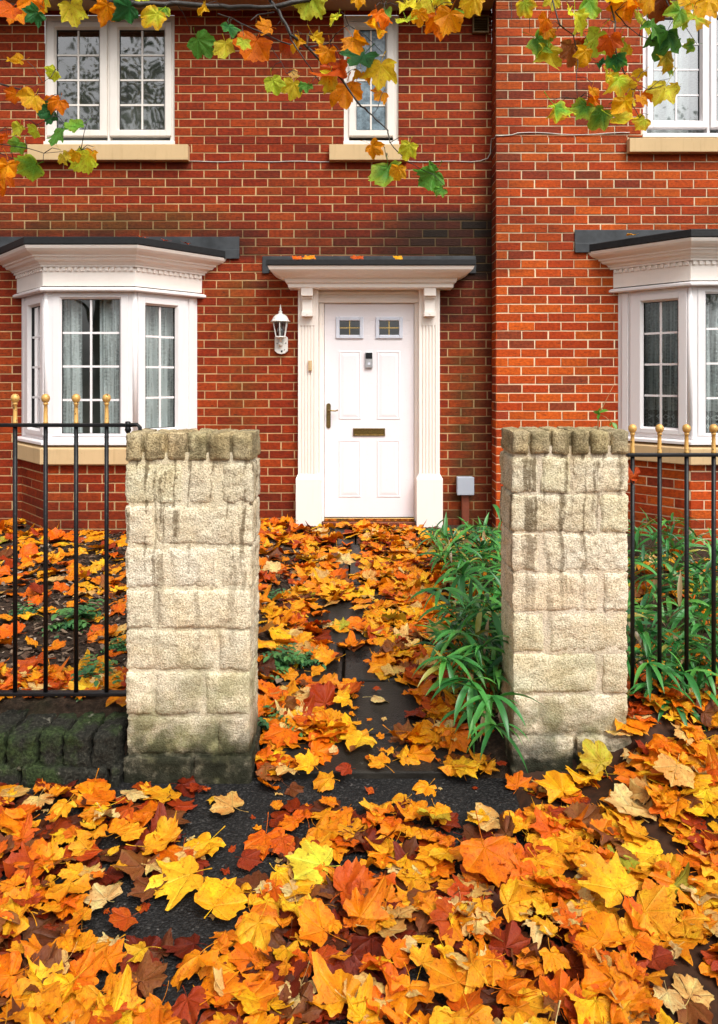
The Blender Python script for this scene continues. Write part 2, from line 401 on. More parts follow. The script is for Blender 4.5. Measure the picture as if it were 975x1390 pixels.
BR_MAIN = [(rgb(158, 54, 14), 8), (rgb(148, 46, 12), 6), (rgb(168, 64, 17), 5), (rgb(132, 46, 17), 1), (rgb(172, 72, 24), 1)]  # deeper red, partly the main wall's dimmer light painted in
BR_WING = [(rgb(192, 76, 18), 8), (rgb(180, 64, 16), 6), (rgb(204, 90, 22), 5), (rgb(152, 58, 28), 1.2), (rgb(138, 60, 31), .8)]
def pick(tab, r):
    t = r.random() * sum(w for _, w in tab)
    for c, w in tab:
        t -= w
        if t <= 0: return c
    return tab[0][0]
def brickwork(name, T, u0, u1, z0, z1, holes, phase_u, phase_z, course, wing, parent, xof, seed=1, flush=0.0, tone=1.0):
    """individually laid bricks over recessed mortar, openings left out"""
    r = random.Random(seed); mb = MB(T)
    tab = BR_WING if wing else BR_MAIN
    k0 = math.floor((z0 - phase_z) / course); k1 = math.ceil((z1 - phase_z) / course)
    for k in range(k0, k1):
        a, b = max(z0, phase_z + k * course), min(z1, phase_z + (k + 1) * course)
        cuts = sorted({a, b} | {h[i] for h in holes for i in (2, 3) if a < h[i] < b})
        for za, zb in zip(cuts, cuts[1:]):
            if zb - za < .004: continue
            zm = (za + zb) / 2
            iv = [(u0, u1)]
            for (h0, h1, hz0, hz1) in holes:
                if hz0 < zm < hz1:
                    iv = [q for (p0, p1) in iv for q in ((p0, min(p1, h0)), (max(p0, h1), p1)) if q[1] - q[0] > .004]
            for (p0, p1) in iv:
                nseg = max(1, int((p1 - p0) / .12))
                for i in range(nseg):
                    ua, ub = p0 + (p1 - p0) * i / nseg, p0 + (p1 - p0) * (i + 1) / nseg
                    cs = []
                    for uu in (ua, ub):
                        dk, gr = stain_shade(xof(uu), zm, wing)
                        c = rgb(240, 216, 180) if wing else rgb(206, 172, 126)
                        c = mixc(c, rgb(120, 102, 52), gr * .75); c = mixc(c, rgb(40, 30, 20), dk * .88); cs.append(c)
                    bq = [mb.vert(T(ua, -.0045, za), cs[0]), mb.vert(T(ub, -.0045, za), cs[1]), mb.vert(T(ub, -.0045, zb), cs[1]), mb.vert(T(ua, -.0045, zb), cs[0])]
                    mb.face(bq, 'mortar')
                off = phase_u + (0 if k % 2 else .1125) + r.uniform(-.006, .006)
                j0 = math.floor((p0 - off) / .225) - 1
                zj0 = max(za, phase_z + k * course + .0046) if za == a else za
                zj1 = min(zb, phase_z + (k + 1) * course - .0046) if zb == b else zb
                if zj1 - zj0 < .008: continue
                j = j0
                while off + j * .225 < p1:
                    rr = random.Random((k * 7919 + j * 104729 + seed * 31) & 0xffffff)
                    s0 = max(p0, off + j * .225 + .0048 + rr.uniform(-.0025, .0025)); s1 = min(p1, off + (j + 1) * .225 - .0048 + rr.uniform(-.0025, .0025)); j += 1
                    if s1 - s0 < .012: continue
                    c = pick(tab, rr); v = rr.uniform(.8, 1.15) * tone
                    v *= 1 if wing else .86  # main wall's weaker light put into its brick colour
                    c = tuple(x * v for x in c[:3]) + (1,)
                    j1, j2 = rr.uniform(.6, 1.0), rr.uniform(.75, 1.08); cc = []
                    for uu in (s0, s1):
                        for zz in (zj0, zj1):
                            dk, gr = stain_shade(xof(uu), zz, wing)
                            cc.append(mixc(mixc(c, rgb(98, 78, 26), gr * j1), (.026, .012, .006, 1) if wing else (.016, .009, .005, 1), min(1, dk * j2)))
                    cc = (cc[0], cc[2], cc[3], cc[1])
                    n = rr.uniform(-.0012, .0016) + flush; e = .0028
                    z0_, z1_ = zj0 + rr.uniform(-.0012, .0012), zj1 + rr.uniform(-.0012, .0012)
                    tl = rr.uniform(-.0012, .0012)
                    o = [mb.vert(T(u, -.0085, z), k_) for (u, z), k_ in zip(((s0, z0_), (s1, z0_), (s1, z1_), (s0, z1_)), cc)]
                    m = [mb.vert(T(u, n - .0022, z), k_) for (u, z), k_ in zip(((s0, z0_), (s1, z0_ + tl), (s1, z1_ + tl), (s0, z1_)), cc)]
                    i = [mb.vert(T(u, n, z), k_) for (u, z), k_ in zip(((s0 + e, z0_ + e), (s1 - e, z0_ + e + tl), (s1 - e, z1_ - e + tl), (s0 + e, z1_ - e)), cc)]
                    mb.face(i, 'brick')
                    for q in range(4):
                        w = (q + 1) % 4
                        mb.face((m[q], m[w], i[w], i[q]), 'brick'); mb.face((o[q], o[w], m[w], m[q]), 'brick')
    return mb.obj(name, None, parent, recalc=False)

TM = lambda u, n, z: (u, DW - n, z)            # main wall: u = x, n towards the street
TW = lambda u, n, z: (u, DG - n, z)
TR = lambda u, n, z: (XC - n, u, z)            # the wing's return, u = y
# openings
UL = (XX(60.5, DW), XX(237, DW), ZZ(196, DW), ZZ(20, DW))
UM = (XX(467, DW), XX(541, DW), ZZ(196, DW), ZZ(20, DW))
UR = (XX(873, DG), XX(1047, DG), ZZ(186, DG), ZZ(8, DG))
BAYL = -2.187; BAYR = 2.969
DOOR = (-.366, .533, .22, 2.30)
ZTOP = ZZ(14, DW)
HB, HF, PR = .77, .36, .45                     # bay half width at wall, at front, projection
hole_bl = (BAYL - HB + .04, BAYL + HB - .04, .1, 2.42)
hole_br = (BAYR - HB + .04, BAYR + HB - .04, .1, 2.42)
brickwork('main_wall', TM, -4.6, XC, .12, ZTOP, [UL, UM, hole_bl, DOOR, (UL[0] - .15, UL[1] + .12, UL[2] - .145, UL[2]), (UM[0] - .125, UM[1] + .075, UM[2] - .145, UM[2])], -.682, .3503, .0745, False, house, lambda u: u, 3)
brickwork('wing_wall', TW, XC, 4.9, 0, 5.6, [UR, hole_br, (UR[0] - .115, UR[1] + .115, UR[2] - .14, UR[2])], XC + .2195, 1.149, .0757, True, house, lambda u: u, 5)
brickwork('wing_return', TR, DG - .002, DW, .1, 5.6, [], DG + .108, 1.149, .0757, True, house, lambda u: XC + .05, 7, tone=.85)  # lower tone paints the return's shade into its bricks
# house volume behind the facade: flank walls, back and roofs, so it stands from another position too
mb = MB()
mb.box(-4.6, XC + .1, DW + .35, DW + 6, 0.0, 4.6); 
mb.obj('rear_shell', 'room', house)
mb = MB(); mb.box(-4.62, -4.6, DW, DW + 6, 0, 4.72); mb.box(4.9, 4.92, DG, DW + 6, 0, 5.6)
mb.obj('flank_wall', 'tile', house)
mb = MB()
mb.quad([(-4.9, DW - .34, ZTOP + .12), (XC - .004, DW - .34, ZTOP + .12), (XC - .004, DW + 4, ZTOP + 2.6), (-4.9, DW + 4, ZTOP + 2.6)])
mb.quad([(XC - .15, DG - .1, 5.62), (5.1, DG - .1, 5.62), (5.1, DG + 4, 8.0), (XC - .15, DG + 4, 8.0)])
mb.obj('roof', 'tile', house)
mb = MB(); mb.box(-4.9, XC - .004, DW - .30, DW + .02, ZTOP - .002, ZTOP + .016); mb.box(-4.9, XC - .004, DW - .325, DW - .302, ZTOP - .03, ZTOP + .16)
mb.obj('eave_soffit', 'soffit', house, bevel=.003)

def window(name, T, rect, sashes, zs=None, glass='glass_up', matf='pvc', fw=.045, room='room', room_d=1.1, parent=house, sill_board=True, recess=-.03):
    """outer frame, casement sashes with a sloping bead, gasket, panes with glazing bars, dark room behind"""
    u0, u1, z0, z1 = rect; N = recess
    f = MB(T); f.ring(u0, u1, z0, z1, fw, N - .07, N)
    f.bead(u0 - .0, u1, z0, z1, .012, N + .014, N + .0005)
    for a, b in zip(sashes, sashes[1:]): f.box(a[1] + .001, b[0] - .001, N - .07, N, z0 + fw, z1 - fw)
    if sill_board:
        f.box(u0 - .005, u1 + .005, N - .03, N + .042, z0 - .004, z0 + .026); 
    fo = f.obj(name, matf, parent, bevel=.003)
    for (s0, s1, t0, t1, g0, g1, h0, h1, cols, rows) in sashes:
        s = MB(T)
        n1 = N + .018
        s.box(s0, g0 - .014, N - .05, n1, t0, t1); s.box(g1 + .014, s1, N - .05, n1, t0, t1)
        s.box(g0 - .014, g1 + .014, N - .05, n1, t0, h0 - .014); s.box(g0 - .014, g1 + .014, N - .05, n1, h1 + .014, t1)
        s.bead(g0 - .014, g1 + .014, h0 - .014, h1 + .014, .0135, n1 - .002, N - .012)
        s.obj('sash', matf, fo, bevel=.003)
        g = MB(T); g.ring(g0 - .001, g1 + .001, h0 - .001, h1 + .001, .004, N - .03, N - .0135); g.obj('gasket', 'gasket', fo)
        p = MB(T); p.quad([(g0, N - .024, h0), (g1, N - .024, h0), (g1, N - .024, h1), (g0, N - .024, h1)]); p.obj('glass_pane', glass, fo)
        b = MB(T); w = .0075
        us = [g0 + (g1 - g0) * i / cols for i in range(1, cols)]; zs_ = [h0 + (h1 - h0) * i / rows for i in range(1, rows)]
        for zz in zs_: b.box(g0, g1, N - .023, N - .0165, zz - w, zz + w)
        edges = [h0] + zs_ + [h1]
        for uu in us:
            for za, zb in zip(edges, edges[1:]):
                b.box(uu - w, uu + w, N - .023, N - .0165, za + (w if za != h0 else 0), zb - (w if zb != h1 else 0))
        b.obj('glazing_bars', matf, fo)
    if room:
        r = MB(T); n0, n1 = N - .072, N - room_d; e = .25
        a0, a1, c0, c1 = u0 - .0, u1 + .0, z0 - .0, z1 + .0
        r.quad([(a0 - e, n1, c0 - e), (a1 + e, n1, c0 - e), (a1 + e, n1, c1 + e), (a0 - e, n1, c1 + e)])
        for q in (((a0, c0), (a1, c0), (a1 + e, c0 - e), (a0 - e, c0 - e)), ((a1, c0), (a1, c1), (a1 + e, c1 + e), (a1 + e, c0 - e)),
                  ((a1, c1), (a0, c1), (a0 - e, c1 + e), (a1 + e, c1 + e)), ((a0, c1), (a0, c0), (a0 - e, c0 - e), (a0 - e, c1 + e))):
            r.quad([(q[0][0], n0, q[0][1]), (q[1][0], n0, q[1][1]), (q[2][0], n1, q[2][1]), (q[3][0], n1, q[3][1])])
        r.obj('room_lining', room, fo)
    return fo
def X6(px): return XX(px, DW + .03)
def Z6(py): return ZZ(py, DW + .03)
window('upper_window', TM, UL, [(X6(65), X6(146), Z6(185), Z6(31), X6(76.5), X6(134.5), Z6(175.5), Z6(40), 2, 4),
                                (X6(150), X6(233.5), Z6(185), Z6(31), X6(162), X6(223), Z6(175.5), Z6(40), 2, 4)], matf='pvc_old')
window('upper_window', TM, UM, [(X6(474), X6(534), Z6(185), Z6(31), X6(484), X6(523.5), Z6(176), Z6(40), 2, 4)], matf='pvc_old', glass='frost')
XG = lambda px: XX(px, DG + .03); ZG = lambda py: ZZ(py, DG + .03)
window('upper_window', TW, UR, [(XG(878), XG(960), ZG(174), ZG(18), XG(888), XG(950.5), ZG(163), ZG(24), 2, 4),
                                (XG(964), XG(1042), ZG(174), ZG(18), XG(974), XG(1033), ZG(163), ZG(24), 2, 4)], matf='pvc', glass='glass_up', room='room_light')
for (a, b, zt, zb, T, lo) in ((37, 255, 196, 217, TM, DW), (447, 553, 196, 217, TM, DW), (855, 1066, 187, 206, TW, DG)):
    s = MB(T); d = lo - .07
    z1, z0 = ZZ(zt, d) , ZZ(zb, d)
    v = [(XX(a, d), -.1, z0), (XX(b, d), -.1, z0), (XX(b, d), .07, z0), (XX(a, d), .07, z0), (XX(a, d), -.1, z1 + .012), (XX(b, d), -.1, z1 + .012), (XX(b, d), .07, z1), (XX(a, d), .07, z1)]
    i = [s.vert(T(*p)) for p in v]
    for q in ((0, 3, 2, 1), (4, 5, 6, 7), (0, 1, 5, 4), (1, 2, 6, 5), (2, 3, 7, 6), (3, 0, 4, 7)): s.face([i[k] for k in q])
    s.obj('stone_sill', 'sill', house, bevel=.004)

# ------------------------------------------------------------------ bay windows
def bay_pts(cx, wall, o):
    """plan corners of the bay offset outwards by o; the ends stay on the wall line"""
    L = math.hypot(HB - HF, PR); nx, ny = PR / L, (HB - HF) / L
    front = wall - PR - o
    # facet line: points (cx+HB, wall)->(cx+HF, wall-PR) moved along its outward normal (nx, -ny)
    def at(y):
        # x of the moved line at this y
        t = (wall - (y + ny * o)) / PR
        return HB - (HB - HF) * t + nx * o
    a = at(wall)
    b = at(front)
    return [Vector((cx - a, wall, 0)), Vector((cx - b, front, 0)), Vector((cx + b, front, 0)), Vector((cx + a, wall, 0))]
def sweep(mb, cx, wall, prof, m=None, cap_top=False, cap_bottom=False):
    rows = [[mb.vert((p.x, p.y, z)) for p in bay_pts(cx, wall, o)] for o, z in prof]
    for a, b in zip(rows, rows[1:]):
        for k in range(3): mb.face((a[k], a[k + 1], b[k + 1], b[k]), m)
    if cap_top: mb.face(rows[-1], m)
    if cap_bottom: mb.face(rows[0][::-1], m)
def bay(cx, wall, wing, dz, curtain):
    head = MB(); z = lambda v: v + dz
    # window frame mesh is the part itself; facets are built as local frames
    pts = bay_pts(cx, wall, 0)
    bayw = MB()
    sweep(bayw, cx, wall, [(-.03, z(.962)), (.045, z(.962)), (.045, z(.985)), (.03, z(.995)), (-.03, z(1.0))], None)
    bay_o = bayw.obj('bay_window', 'pvc', house, bevel=.003)
    Tn = []
    for k in range(3):
        a, b = pts[k], pts[k + 1]; L = (b - a).length; d = (b - a) / L; n = Vector((d.y, -d.x, 0))
        if n.y > 0: n = -n
        T = (lambda a, d, n: (lambda u, nn, zz: tuple(a + d * u + n * nn + Vector((0, 0, zz)))))(a, d, n)
        Tn.append((T, L))
        zb, zt = z(1.0), z(2.205)
        if k == 1:
            sash = [(.055, L - .055, zb + .03, zt - .03, .125, L - .125, z(1.052), z(2.147), 2, 4)]
        else:
            g = (.36 * L, .825 * L) if k == 0 else (.175 * L, .64 * L)
            s = (.19 * L, .955 * L) if k == 0 else (.045 * L, .81 * L)
            sash = [(s[0], s[1], zb + .035, zt - .035, g[0], g[1], z(1.086), z(2.106), 2, 4)]
        f = MB(T)
        s0, s1, t0, t1 = sash[0][:4]
        f.box(.0, s0, -.07, 0, zb, zt); f.box(s1, L, -.07, 0, zb, zt); f.box(s0, s1, -.07, 0, zb, t0); f.box(s0, s1, -.07, 0, t1, zt)
        if k != 1:
            e0, e1 = (.04, .15 * L) if k == 0 else (.85 * L, L - .04)
            f.box(e0, e1, .0005, .012, zb + .01, zt - .01)
        f.obj('frame', 'pvc', bay_o, bevel=.003)
        (s0, s1, t0, t1, g0, g1, h0, h1, cols, rows) = sash[0]
        N = 0.0
        s = MB(T); n1 = .016 if k != 1 else .006
        e = .016
        s.box(s0, g0 - e, -.05, n1, t0, t1); s.box(g1 + e, s1, -.05, n1, t0, t1)
        s.box(g0 - e, g1 + e, -.05, n1, t0, h0 - e); s.box(g0 - e, g1 + e, -.05, n1, h1 + e, t1)
        s.bead(g0 - e, g1 + e, h0 - e, h1 + e, e - .0005, n1 - .002, -.014)
        s.obj('sash', 'pvc', bay_o, bevel=.003)
        gk = MB(T); gk.ring(g0 - .001, g1 + .001, h0 - .001, h1 + .001, .005, -.03, -.0145); gk.obj('gasket', 'gasket', bay_o)
        p = MB(T); p.quad([(g0, -.026, h0), (g1, -.026, h0), (g1, -.026, h1), (g0, -.026, h1)]); p.obj('glass_pane', 'glass', bay_o)
        b = MB(T); w = .0085
        zs_ = [h0 + (h1 - h0) * i / rows for i in range(1, rows)]
        for zz in zs_: b.box(g0, g1, -.025, -.018, zz - w, zz + w)
        ed = [h0] + zs_ + [h1]; uu = (g0 + g1) / 2
        for za, zb2 in zip(ed, ed[1:]): b.box(uu - w, uu + w, -.025, -.018, za + (w if za != h0 else 0), zb2 - (w if zb2 != h1 else 0))
        b.obj('glazing_bars', 'pvc', bay_o)
        # brick plinth of this facet
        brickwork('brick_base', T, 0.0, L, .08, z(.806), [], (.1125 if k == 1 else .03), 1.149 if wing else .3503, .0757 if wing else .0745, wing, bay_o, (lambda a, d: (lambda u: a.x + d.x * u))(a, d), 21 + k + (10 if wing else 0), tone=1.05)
    # corner posts covering the facet joints
    for k in (1, 2):
        c = MB(); q = pts[k]; c.tube([(q.x, q.y + .012, z(1.0)), (q.x, q.y + .012, z(2.205))], .02, 12); c.obj('corner_post', 'pvc', bay_o, True)
    s = MB(); sweep(s, cx, wall, [(-.05, z(.806)), (.052, z(.806)), (.056, z(.812)), (.056, z(.93)), (.05, z(.938)), (-.05, z(.958))], None); s.obj('stone_sill', 'sill', bay_o)
    # small fascia ledge, frieze, dentils, cornice
    s = MB(); sweep(s, cx, wall, [(-.06, z(2.205)), (.048, z(2.205)), (.058, z(2.213)), (.058, z(2.228)), (.045, z(2.238)), (.02, z(2.243)), (-.02, z(2.243))]); s.obj('ledge_moulding', 'pvc', bay_o)
    s = MB(); sweep(s, cx, wall, [(-.04, z(2.25)), (.03, z(2.25)), (.03, z(2.372)), (.025, z(2.40))]); s.obj('frieze', 'cornice', bay_o)
    s = MB()
    po = bay_pts(cx, wall, .031)
    for k in range(3):
        a, b = po[k], po[k + 1]; L = (b - a).length; d = (b - a) / L; n = Vector((d.y, -d.x, 0))
        if n.y > 0: n = -n
        s.T = lambda u, nn, zz, a=a, d=d, n=n: tuple(a + d * u + n * nn + Vector((0, 0, zz)))
        m = int(L / .047)
        for i in range(m):
            u = (i + .5) * L / m; s.box(u - .0125, u + .0125, 0, .014, z(2.372), z(2.402))
            if i < m - 1: s.box(u + .0125, u - .0125 + L / m, 0, .002, z(2.372), z(2.402))
    s.obj('dentil_moulding', 'cornice', bay_o)
    s = MB()
    sweep(s, cx, wall, [(.02, z(2.404)), (.05, z(2.404)), (.052, z(2.422)), (.062, z(2.424)), (.066, z(2.436)), (.078, z(2.445)), (.098, z(2.452)), (.104, z(2.462)),
                        (.108, z(2.472)), (.122, z(2.477)), (.124, z(2.49)), (.142, z(2.498)), (.166, z(2.512)), (.182, z(2.53)), (.19, z(2.548)), (.19, z(2.556)), (.0, z(2.556))])
    s.obj('cornice', 'cornice', bay_o)
    s = MB(); sweep(s, cx, wall, [(.15, z(2.557)), (.196, z(2.557)), (.2, z(2.562)), (.2, z(2.612)), (.196, z(2.617)), (-.05, z(2.655)), (-.3, z(2.69))], cap_top=True); s.obj('felt_roof', 'felt', bay_o)
    s = MB(); w = bay_pts(cx, wall, .2)
    x0, x1 = w[0].x - .10, w[3].x + .10
    zt = z(2.742)
    s.box(x0, x1, wall - .012, wall - .002, z(2.56), zt)
    for sx in (-1, 1):
        xa = w[3].x * 1 if sx > 0 else w[0].x
        xb = xa + sx * .10
        s.box(min(xa - sx * .16, xb), max(xa - sx * .16, xb), wall - .022, wall - .0125, z(2.548), z(2.628))
    s.obj('lead_flashing', 'lead', bay_o, bevel=.003)
    # room inside
    r = MB()
    a, b = cx - HB + .02, cx + HB - .02
    r.quad([(a, wall + 1.2, .7), (b, wall + 1.2, .7), (b, wall + 1.2, 2.5), (a, wall + 1.2, 2.5)])
    r.quad([(a, wall + .03, .7), (a, wall + 1.2, .7), (a, wall + 1.2, 2.5), (a, wall + .03, 2.5)])
    r.quad([(b, wall + .03, .7), (b, wall + 1.2, .7), (b, wall + 1.2, 2.5), (b, wall + .03, 2.5)])
    q = bay_pts(cx, wall, -.04)
    for zz in (z(.99), z(2.22)):
        ids = [r.vert((p.x, p.y, zz)) for p in q] + [r.vert((b, wall + 1.2, zz)), r.vert((a, wall + 1.2, zz))]
        r.face(ids)
    r.obj('room_lining', 'room', bay_o)
    # the net curtain hung round the inside
    q = bay_pts(cx, wall, -.13); nrow = 9
    path = []
    for k in range(3):
        a, b = q[k], q[k + 1]; L = (b - a).length; n_ = int(L / .008)
        d = (b - a) / L; n = Vector((d.y, -d.x, 0)); n = n if n.y < 0 else -n
        for i in range(n_): path.append((a + d * (L * i / n_), n))
    cu = MB(); L = 0; prev = None; gap = []
    rows = []
    for i, (p, n) in enumerate(path):
        if prev is not None: L += (p - prev).length
        prev = p
        col = []
        for j in range(nrow):
            v = j / (nrow - 1); zz = z(1.0) + 1.2 * v
            am = .022 * (1 - .3 * v); wv = math.sin(L * 62 + 1.6 * math.sin(L * 9) + .5 * v) * am + .5 * am * math.sin(L * 140 + 2 * v)
            pp = p + n * wv; col.append(cu.vert((pp.x, pp.y, zz)))
            cu.a['uvw'].append((L, v * 1.2, 0))
        rows.append(col)
    for k, (a, b) in enumerate(zip(rows, rows[1:])):
        s_ = math.sin(k * .052 + (1 if wing else 0)) + .5 * math.sin(k * .131)
        if not wing and s_ < -1.1: continue       # parted drapes
        for j in range(nrow - 1): cu.face((a[j], b[j], b[j + 1], a[j + 1]))
    co = cu.obj('net_curtain', 'lace' if wing else 'net', None, True)
    tag(co, curtain, 'curtain')
    return bay_o
bay(BAYL, DW, False, 0.0, 'parted white net curtain with flower motifs in the bay window behind the mossy wall')
bay(BAYR, DG, True, 0.02, 'thin lace curtain with a diamond border inside the bay window of the projecting wing')
# sheer curtain in the wing's upper window
cu = MB(); rows = []
for i in range(150):
    u = UR[0] + .05 + (UR[1] - UR[0] - .1) * i / 149; col = []
    for j in range(3):
        col.append(cu.vert((u, DG + .16 + .012 * math.sin(u * 70 + math.sin(u * 13) * 2), UR[2] + .02 + (UR[3] - UR[2] - .04) * j / 2))); cu.a['uvw'].append((u, j, 0))
    rows.append(col)
for a, b in zip(rows, rows[1:]):
    for j in range(2): cu.face((a[j], b[j], b[j + 1], a[j + 1]))
tag(cu.obj('net_curtain', 'sheer', None, True), 'dense plain white curtain filling the upper window of the projecting wing', 'curtain')

# ------------------------------------------------------------------ door, surround, canopy
D6 = lambda px, d=DW: XX(px, d)
sur = MB(TM)
sur.box(-.365, -.306, -.08, .0, .25, 2.16); sur.box(.486, .5325, -.08, .0, .25, 2.16); sur.box(-.365, .5325, -.08, .0, 2.162, 2.30)
sur.box(-.365, .5325, .0005, .018, 2.165, 2.20); sur.box(-.365, .5325, .0005, .01, 2.235, 2.262)
sur.box(-.348, -.318, .0005, .012, .25, 2.16); sur.box(.498, .522, .0005, .012, .25, 2.16)
so = sur.obj('door_frame', 'cornice', house, bevel=.003)
door = MB(TM); N = -.02
zd0, zd1 = ZZ(702.5, DW), ZZ(412, DW)
gl = [(D6(461), D6(488.5), ZZ(454.5, DW), ZZ(435, DW)), (D6(515), D6(542), ZZ(454.5, DW), ZZ(435, DW))]
xs = [-.303] + [v for g in gl for v in g[:2]] + [.483]
door.box(-.303, .483, N - .045, N, zd0, gl[0][2]); door.box(-.303, .483, N - .045, N, gl[0][3], zd1)
for a, b in ((xs[0], xs[1]), (xs[2], xs[3]), (xs[4], xs[5])): door.box(a, b, N - .045, N, gl[0][2], gl[0][3])
do = door.obj('front_door', 'door', house, bevel=.002)
pan = [(459.6, 490.6, 570, 476), (511.5, 544, 570, 476), (459.6, 490.6, 676, 597), (511.5, 544, 676, 597)]
for (a, b, c, d) in pan:
    p = MB(TM); u0, u1, z0, z1 = D6(a), D6(b), ZZ(c, DW), ZZ(d, DW)
    p.bead(u0, u1, z0, z1, .012, N + .0005, N + .006); p.bead(u0 + .012, u1 - .012, z0 + .012, z1 - .012, .008, N + .006, N + .002)
    p.bead(u0 + .020, u1 - .020, z0 + .020, z1 - .020, .026, N + .002, N + .006)
    e = .046; p.quad([(u0 + e, N + .006, z0 + e), (u1 - e, N + .006, z0 + e), (u1 - e, N + .006, z1 - e), (u0 + e, N + .006, z1 - e)])
    p.obj('raised_panel', 'door', do)
for g in gl:
    f = MB(TM); w = .032
    f.box(g[0] - w, g[0], N + .0005, N + .016, g[2] - w, g[3] + w); f.box(g[1], g[1] + w, N + .0005, N + .016, g[2] - w, g[3] + w)
    f.box(g[0], g[1], N + .0005, N + .016, g[2] - w, g[2]); f.box(g[0], g[1], N + .0005, N + .016, g[3], g[3] + w)
    f.obj('light_surround', 'grey_frame', do, bevel=.005)
    p = MB(TM); p.quad([(g[0], N - .02, g[2]), (g[1], N - .02, g[2]), (g[1], N - .02, g[3]), (g[0], N - .02, g[3])]); p.obj('glass_pane', 'glass', do)
    b = MB(TM); uc, zc = (g[0] + g[1]) / 2, (g[2] + g[3]) / 2
    b.box(g[0], g[1], N - .019, N - .012, zc - .004, zc + .004); b.box(uc - .004, uc + .004, N - .019, N - .012, g[2], zc - .0041); b.box(uc - .004, uc + .004, N - .019, N - .012, zc + .0041, g[3])
    b.obj('glazing_bars', 'brass_bright', do)
r = MB(TM); r.quad([(-.31, -.5, 1.7), (.49, -.5, 1.7), (.49, -.5, 2.2), (-.31, -.5, 2.2)]); r.quad([(-.31, -.07, 1.75), (.49, -.07, 1.75), (.49, -.5, 1.7), (-.31, -.5, 1.7)])
r.quad([(-.31, -.07, 2.15), (.49, -.07, 2.15), (.49, -.5, 2.2), (-.31, -.5, 2.2)])
r.obj('hall_lining', 'room', do)
# doorbell camera
b = MB(TM); b.box(D6(496), D6(506), N + .0005, N + .024, ZZ(499.5, DW), ZZ(478, DW)); bo = b.obj('doorbell', 'silver', do, bevel=.005)
b = MB(TM); b.box(D6(496.6), D6(505.4), N + .0245, N + .027, ZZ(487, DW), ZZ(478.6, DW), 'black')
b.box(D6(499.3), D6(502.7), N + .0245, N + .028, ZZ(495.5, DW), ZZ(492.2, DW), 'grey_frame')
b.obj('doorbell_face', None, do, bevel=.001)
# handle on long backplate
h = MB(TM)
u0, u1 = D6(443.2), D6(449); z0, z1 = ZZ(581.5, DW), ZZ(547.5, DW); uc = (u0 + u1) / 2; w = (u1 - u0) / 2
poly = [(uc + w * math.cos(a), z1 - w + w * math.sin(a)) for a in [PI * i / 8 for i in range(9)]] + [(uc - w * math.cos(a), z0 + w - w * math.sin(a)) for a in [PI * i / 8 for i in range(9)]]
fr = [h.vert(TM(u, N + .008, z)) for u, z in poly]; bk = [h.vert(TM(u, N + .0005, z)) for u, z in poly]
h.face(fr)
for i in range(len(poly)): h.face((fr[i], fr[i - 1], bk[i - 1], bk[i]))
zh = ZZ(557.5, DW)
h.tube([TM(uc, N + .008, zh), TM(uc, N + .045, zh)], .009, 10)
h.tube([TM(uc, N + .045, zh), TM(uc + .03, N + .05, zh + .002), TM(uc + .06, N + .048, zh - .001), TM(uc + .083, N + .046, zh + .006)], [.007, .006, .0055, .007], 8)
h.obj('door_handle', 'brass', do)
# letter plate
l = MB(TM); u0, u1, z0, z1 = D6(479.5), D6(523), ZZ(592, DW), ZZ(581.5, DW)
l.ring(u0, u1, z0, z1, .010, N + .0005, N + .010, 'brass'); l.box(u0 + .0102, u1 - .0102, N + .0005, N + .006, z0 + .0102, z1 - .0102, 'brass_bright')
l.obj('letter_plate', None, do, bevel=.0015)
t = MB(TM); t.box(-.303, .483, -.06, .012, zd0 - .032, zd0 - .003); t.obj('door_threshold', 'brass_bright', house, bevel=.004)
t = MB(TM); t.box(-.318, .49, -.06, .05, .19, zd0 - .034); t.obj('door_step', 'pipe', house, bevel=.004)
def pilaster(xa, xb, ba, bb):
    p = MB(TM); zb, zt = .655, 2.30
    dn = .075
    n = 5; fw = (xb - xa - .044) / n
    p.box(xa, xa + .022, -.02, dn, zb, zt); p.box(xb - .022, xb, -.02, dn, zb, zt)
    p.box(xa + .022, xb - .022, -.02, dn, 1.96, zt)
    for i in range(n):
        u = xa + .022 + i * fw
        p.box(u, u + fw * .42, -.02, dn - .010, zb, 1.96); p.box(u + fw * .42, u + fw, -.02, dn, zb, 1.96)
    po = p.obj('pilaster', 'cornice', house, bevel=.002)
    b = MB(TM); b.box(ba, bb, -.02, dn + .035, .18, zb - .02)
    q = [(ba, dn + .035, zb - .02), (bb, dn + .035, zb - .02), (xb, dn + .002, zb + .02), (xa, dn + .002, zb + .02)]; b.quad(q)
    b.quad([(ba, dn + .035, zb - .02), (xa, dn + .002, zb + .02), (xa, 0, zb + .02), (ba, 0, zb - .02)]); b.quad([(bb, dn + .035, zb - .02), (xb, dn + .002, zb + .02), (xb, 0, zb + .02), (bb, 0, zb - .02)])
    b.obj('plinth_block', 'cornice', po, bevel=.003)
    c = MB(TM); xm = (xa + xb) / 2 - .004; w = .05
    c.box(xm - w, xm + w, dn + .0005, dn + .11, 2.205, 2.285); c.box(xm - w + .004, xm + w - .004, dn + .0005, dn + .075, 2.185, 2.204)
    c.box(xm - w + .006, xm + w - .006, dn + .0005, dn + .055, 2.075, 2.184); c.box(xm - w + .002, xm + w - .002, dn + .0005, dn + .075, 2.035, 2.074)
    c.tube([TM(xm, dn + .075, 2.054), TM(xm, dn + .08, 2.054)], .007, 10)
    c.obj('corbel', 'cornice', po, bevel=.004)
pilaster(-.528, -.352, -.545, -.326)
pilaster(.52, .7, .497, .722)
k = MB(TM); k.box(D6(418.7, 6.22), D6(423.6, 6.22), .0755, .098, ZZ(503, 6.22), ZZ(489.5, 6.22)); k.box(D6(420, 6.22), D6(422.4, 6.22), .0985, .101, ZZ(500.5, 6.22), ZZ(492, 6.22))
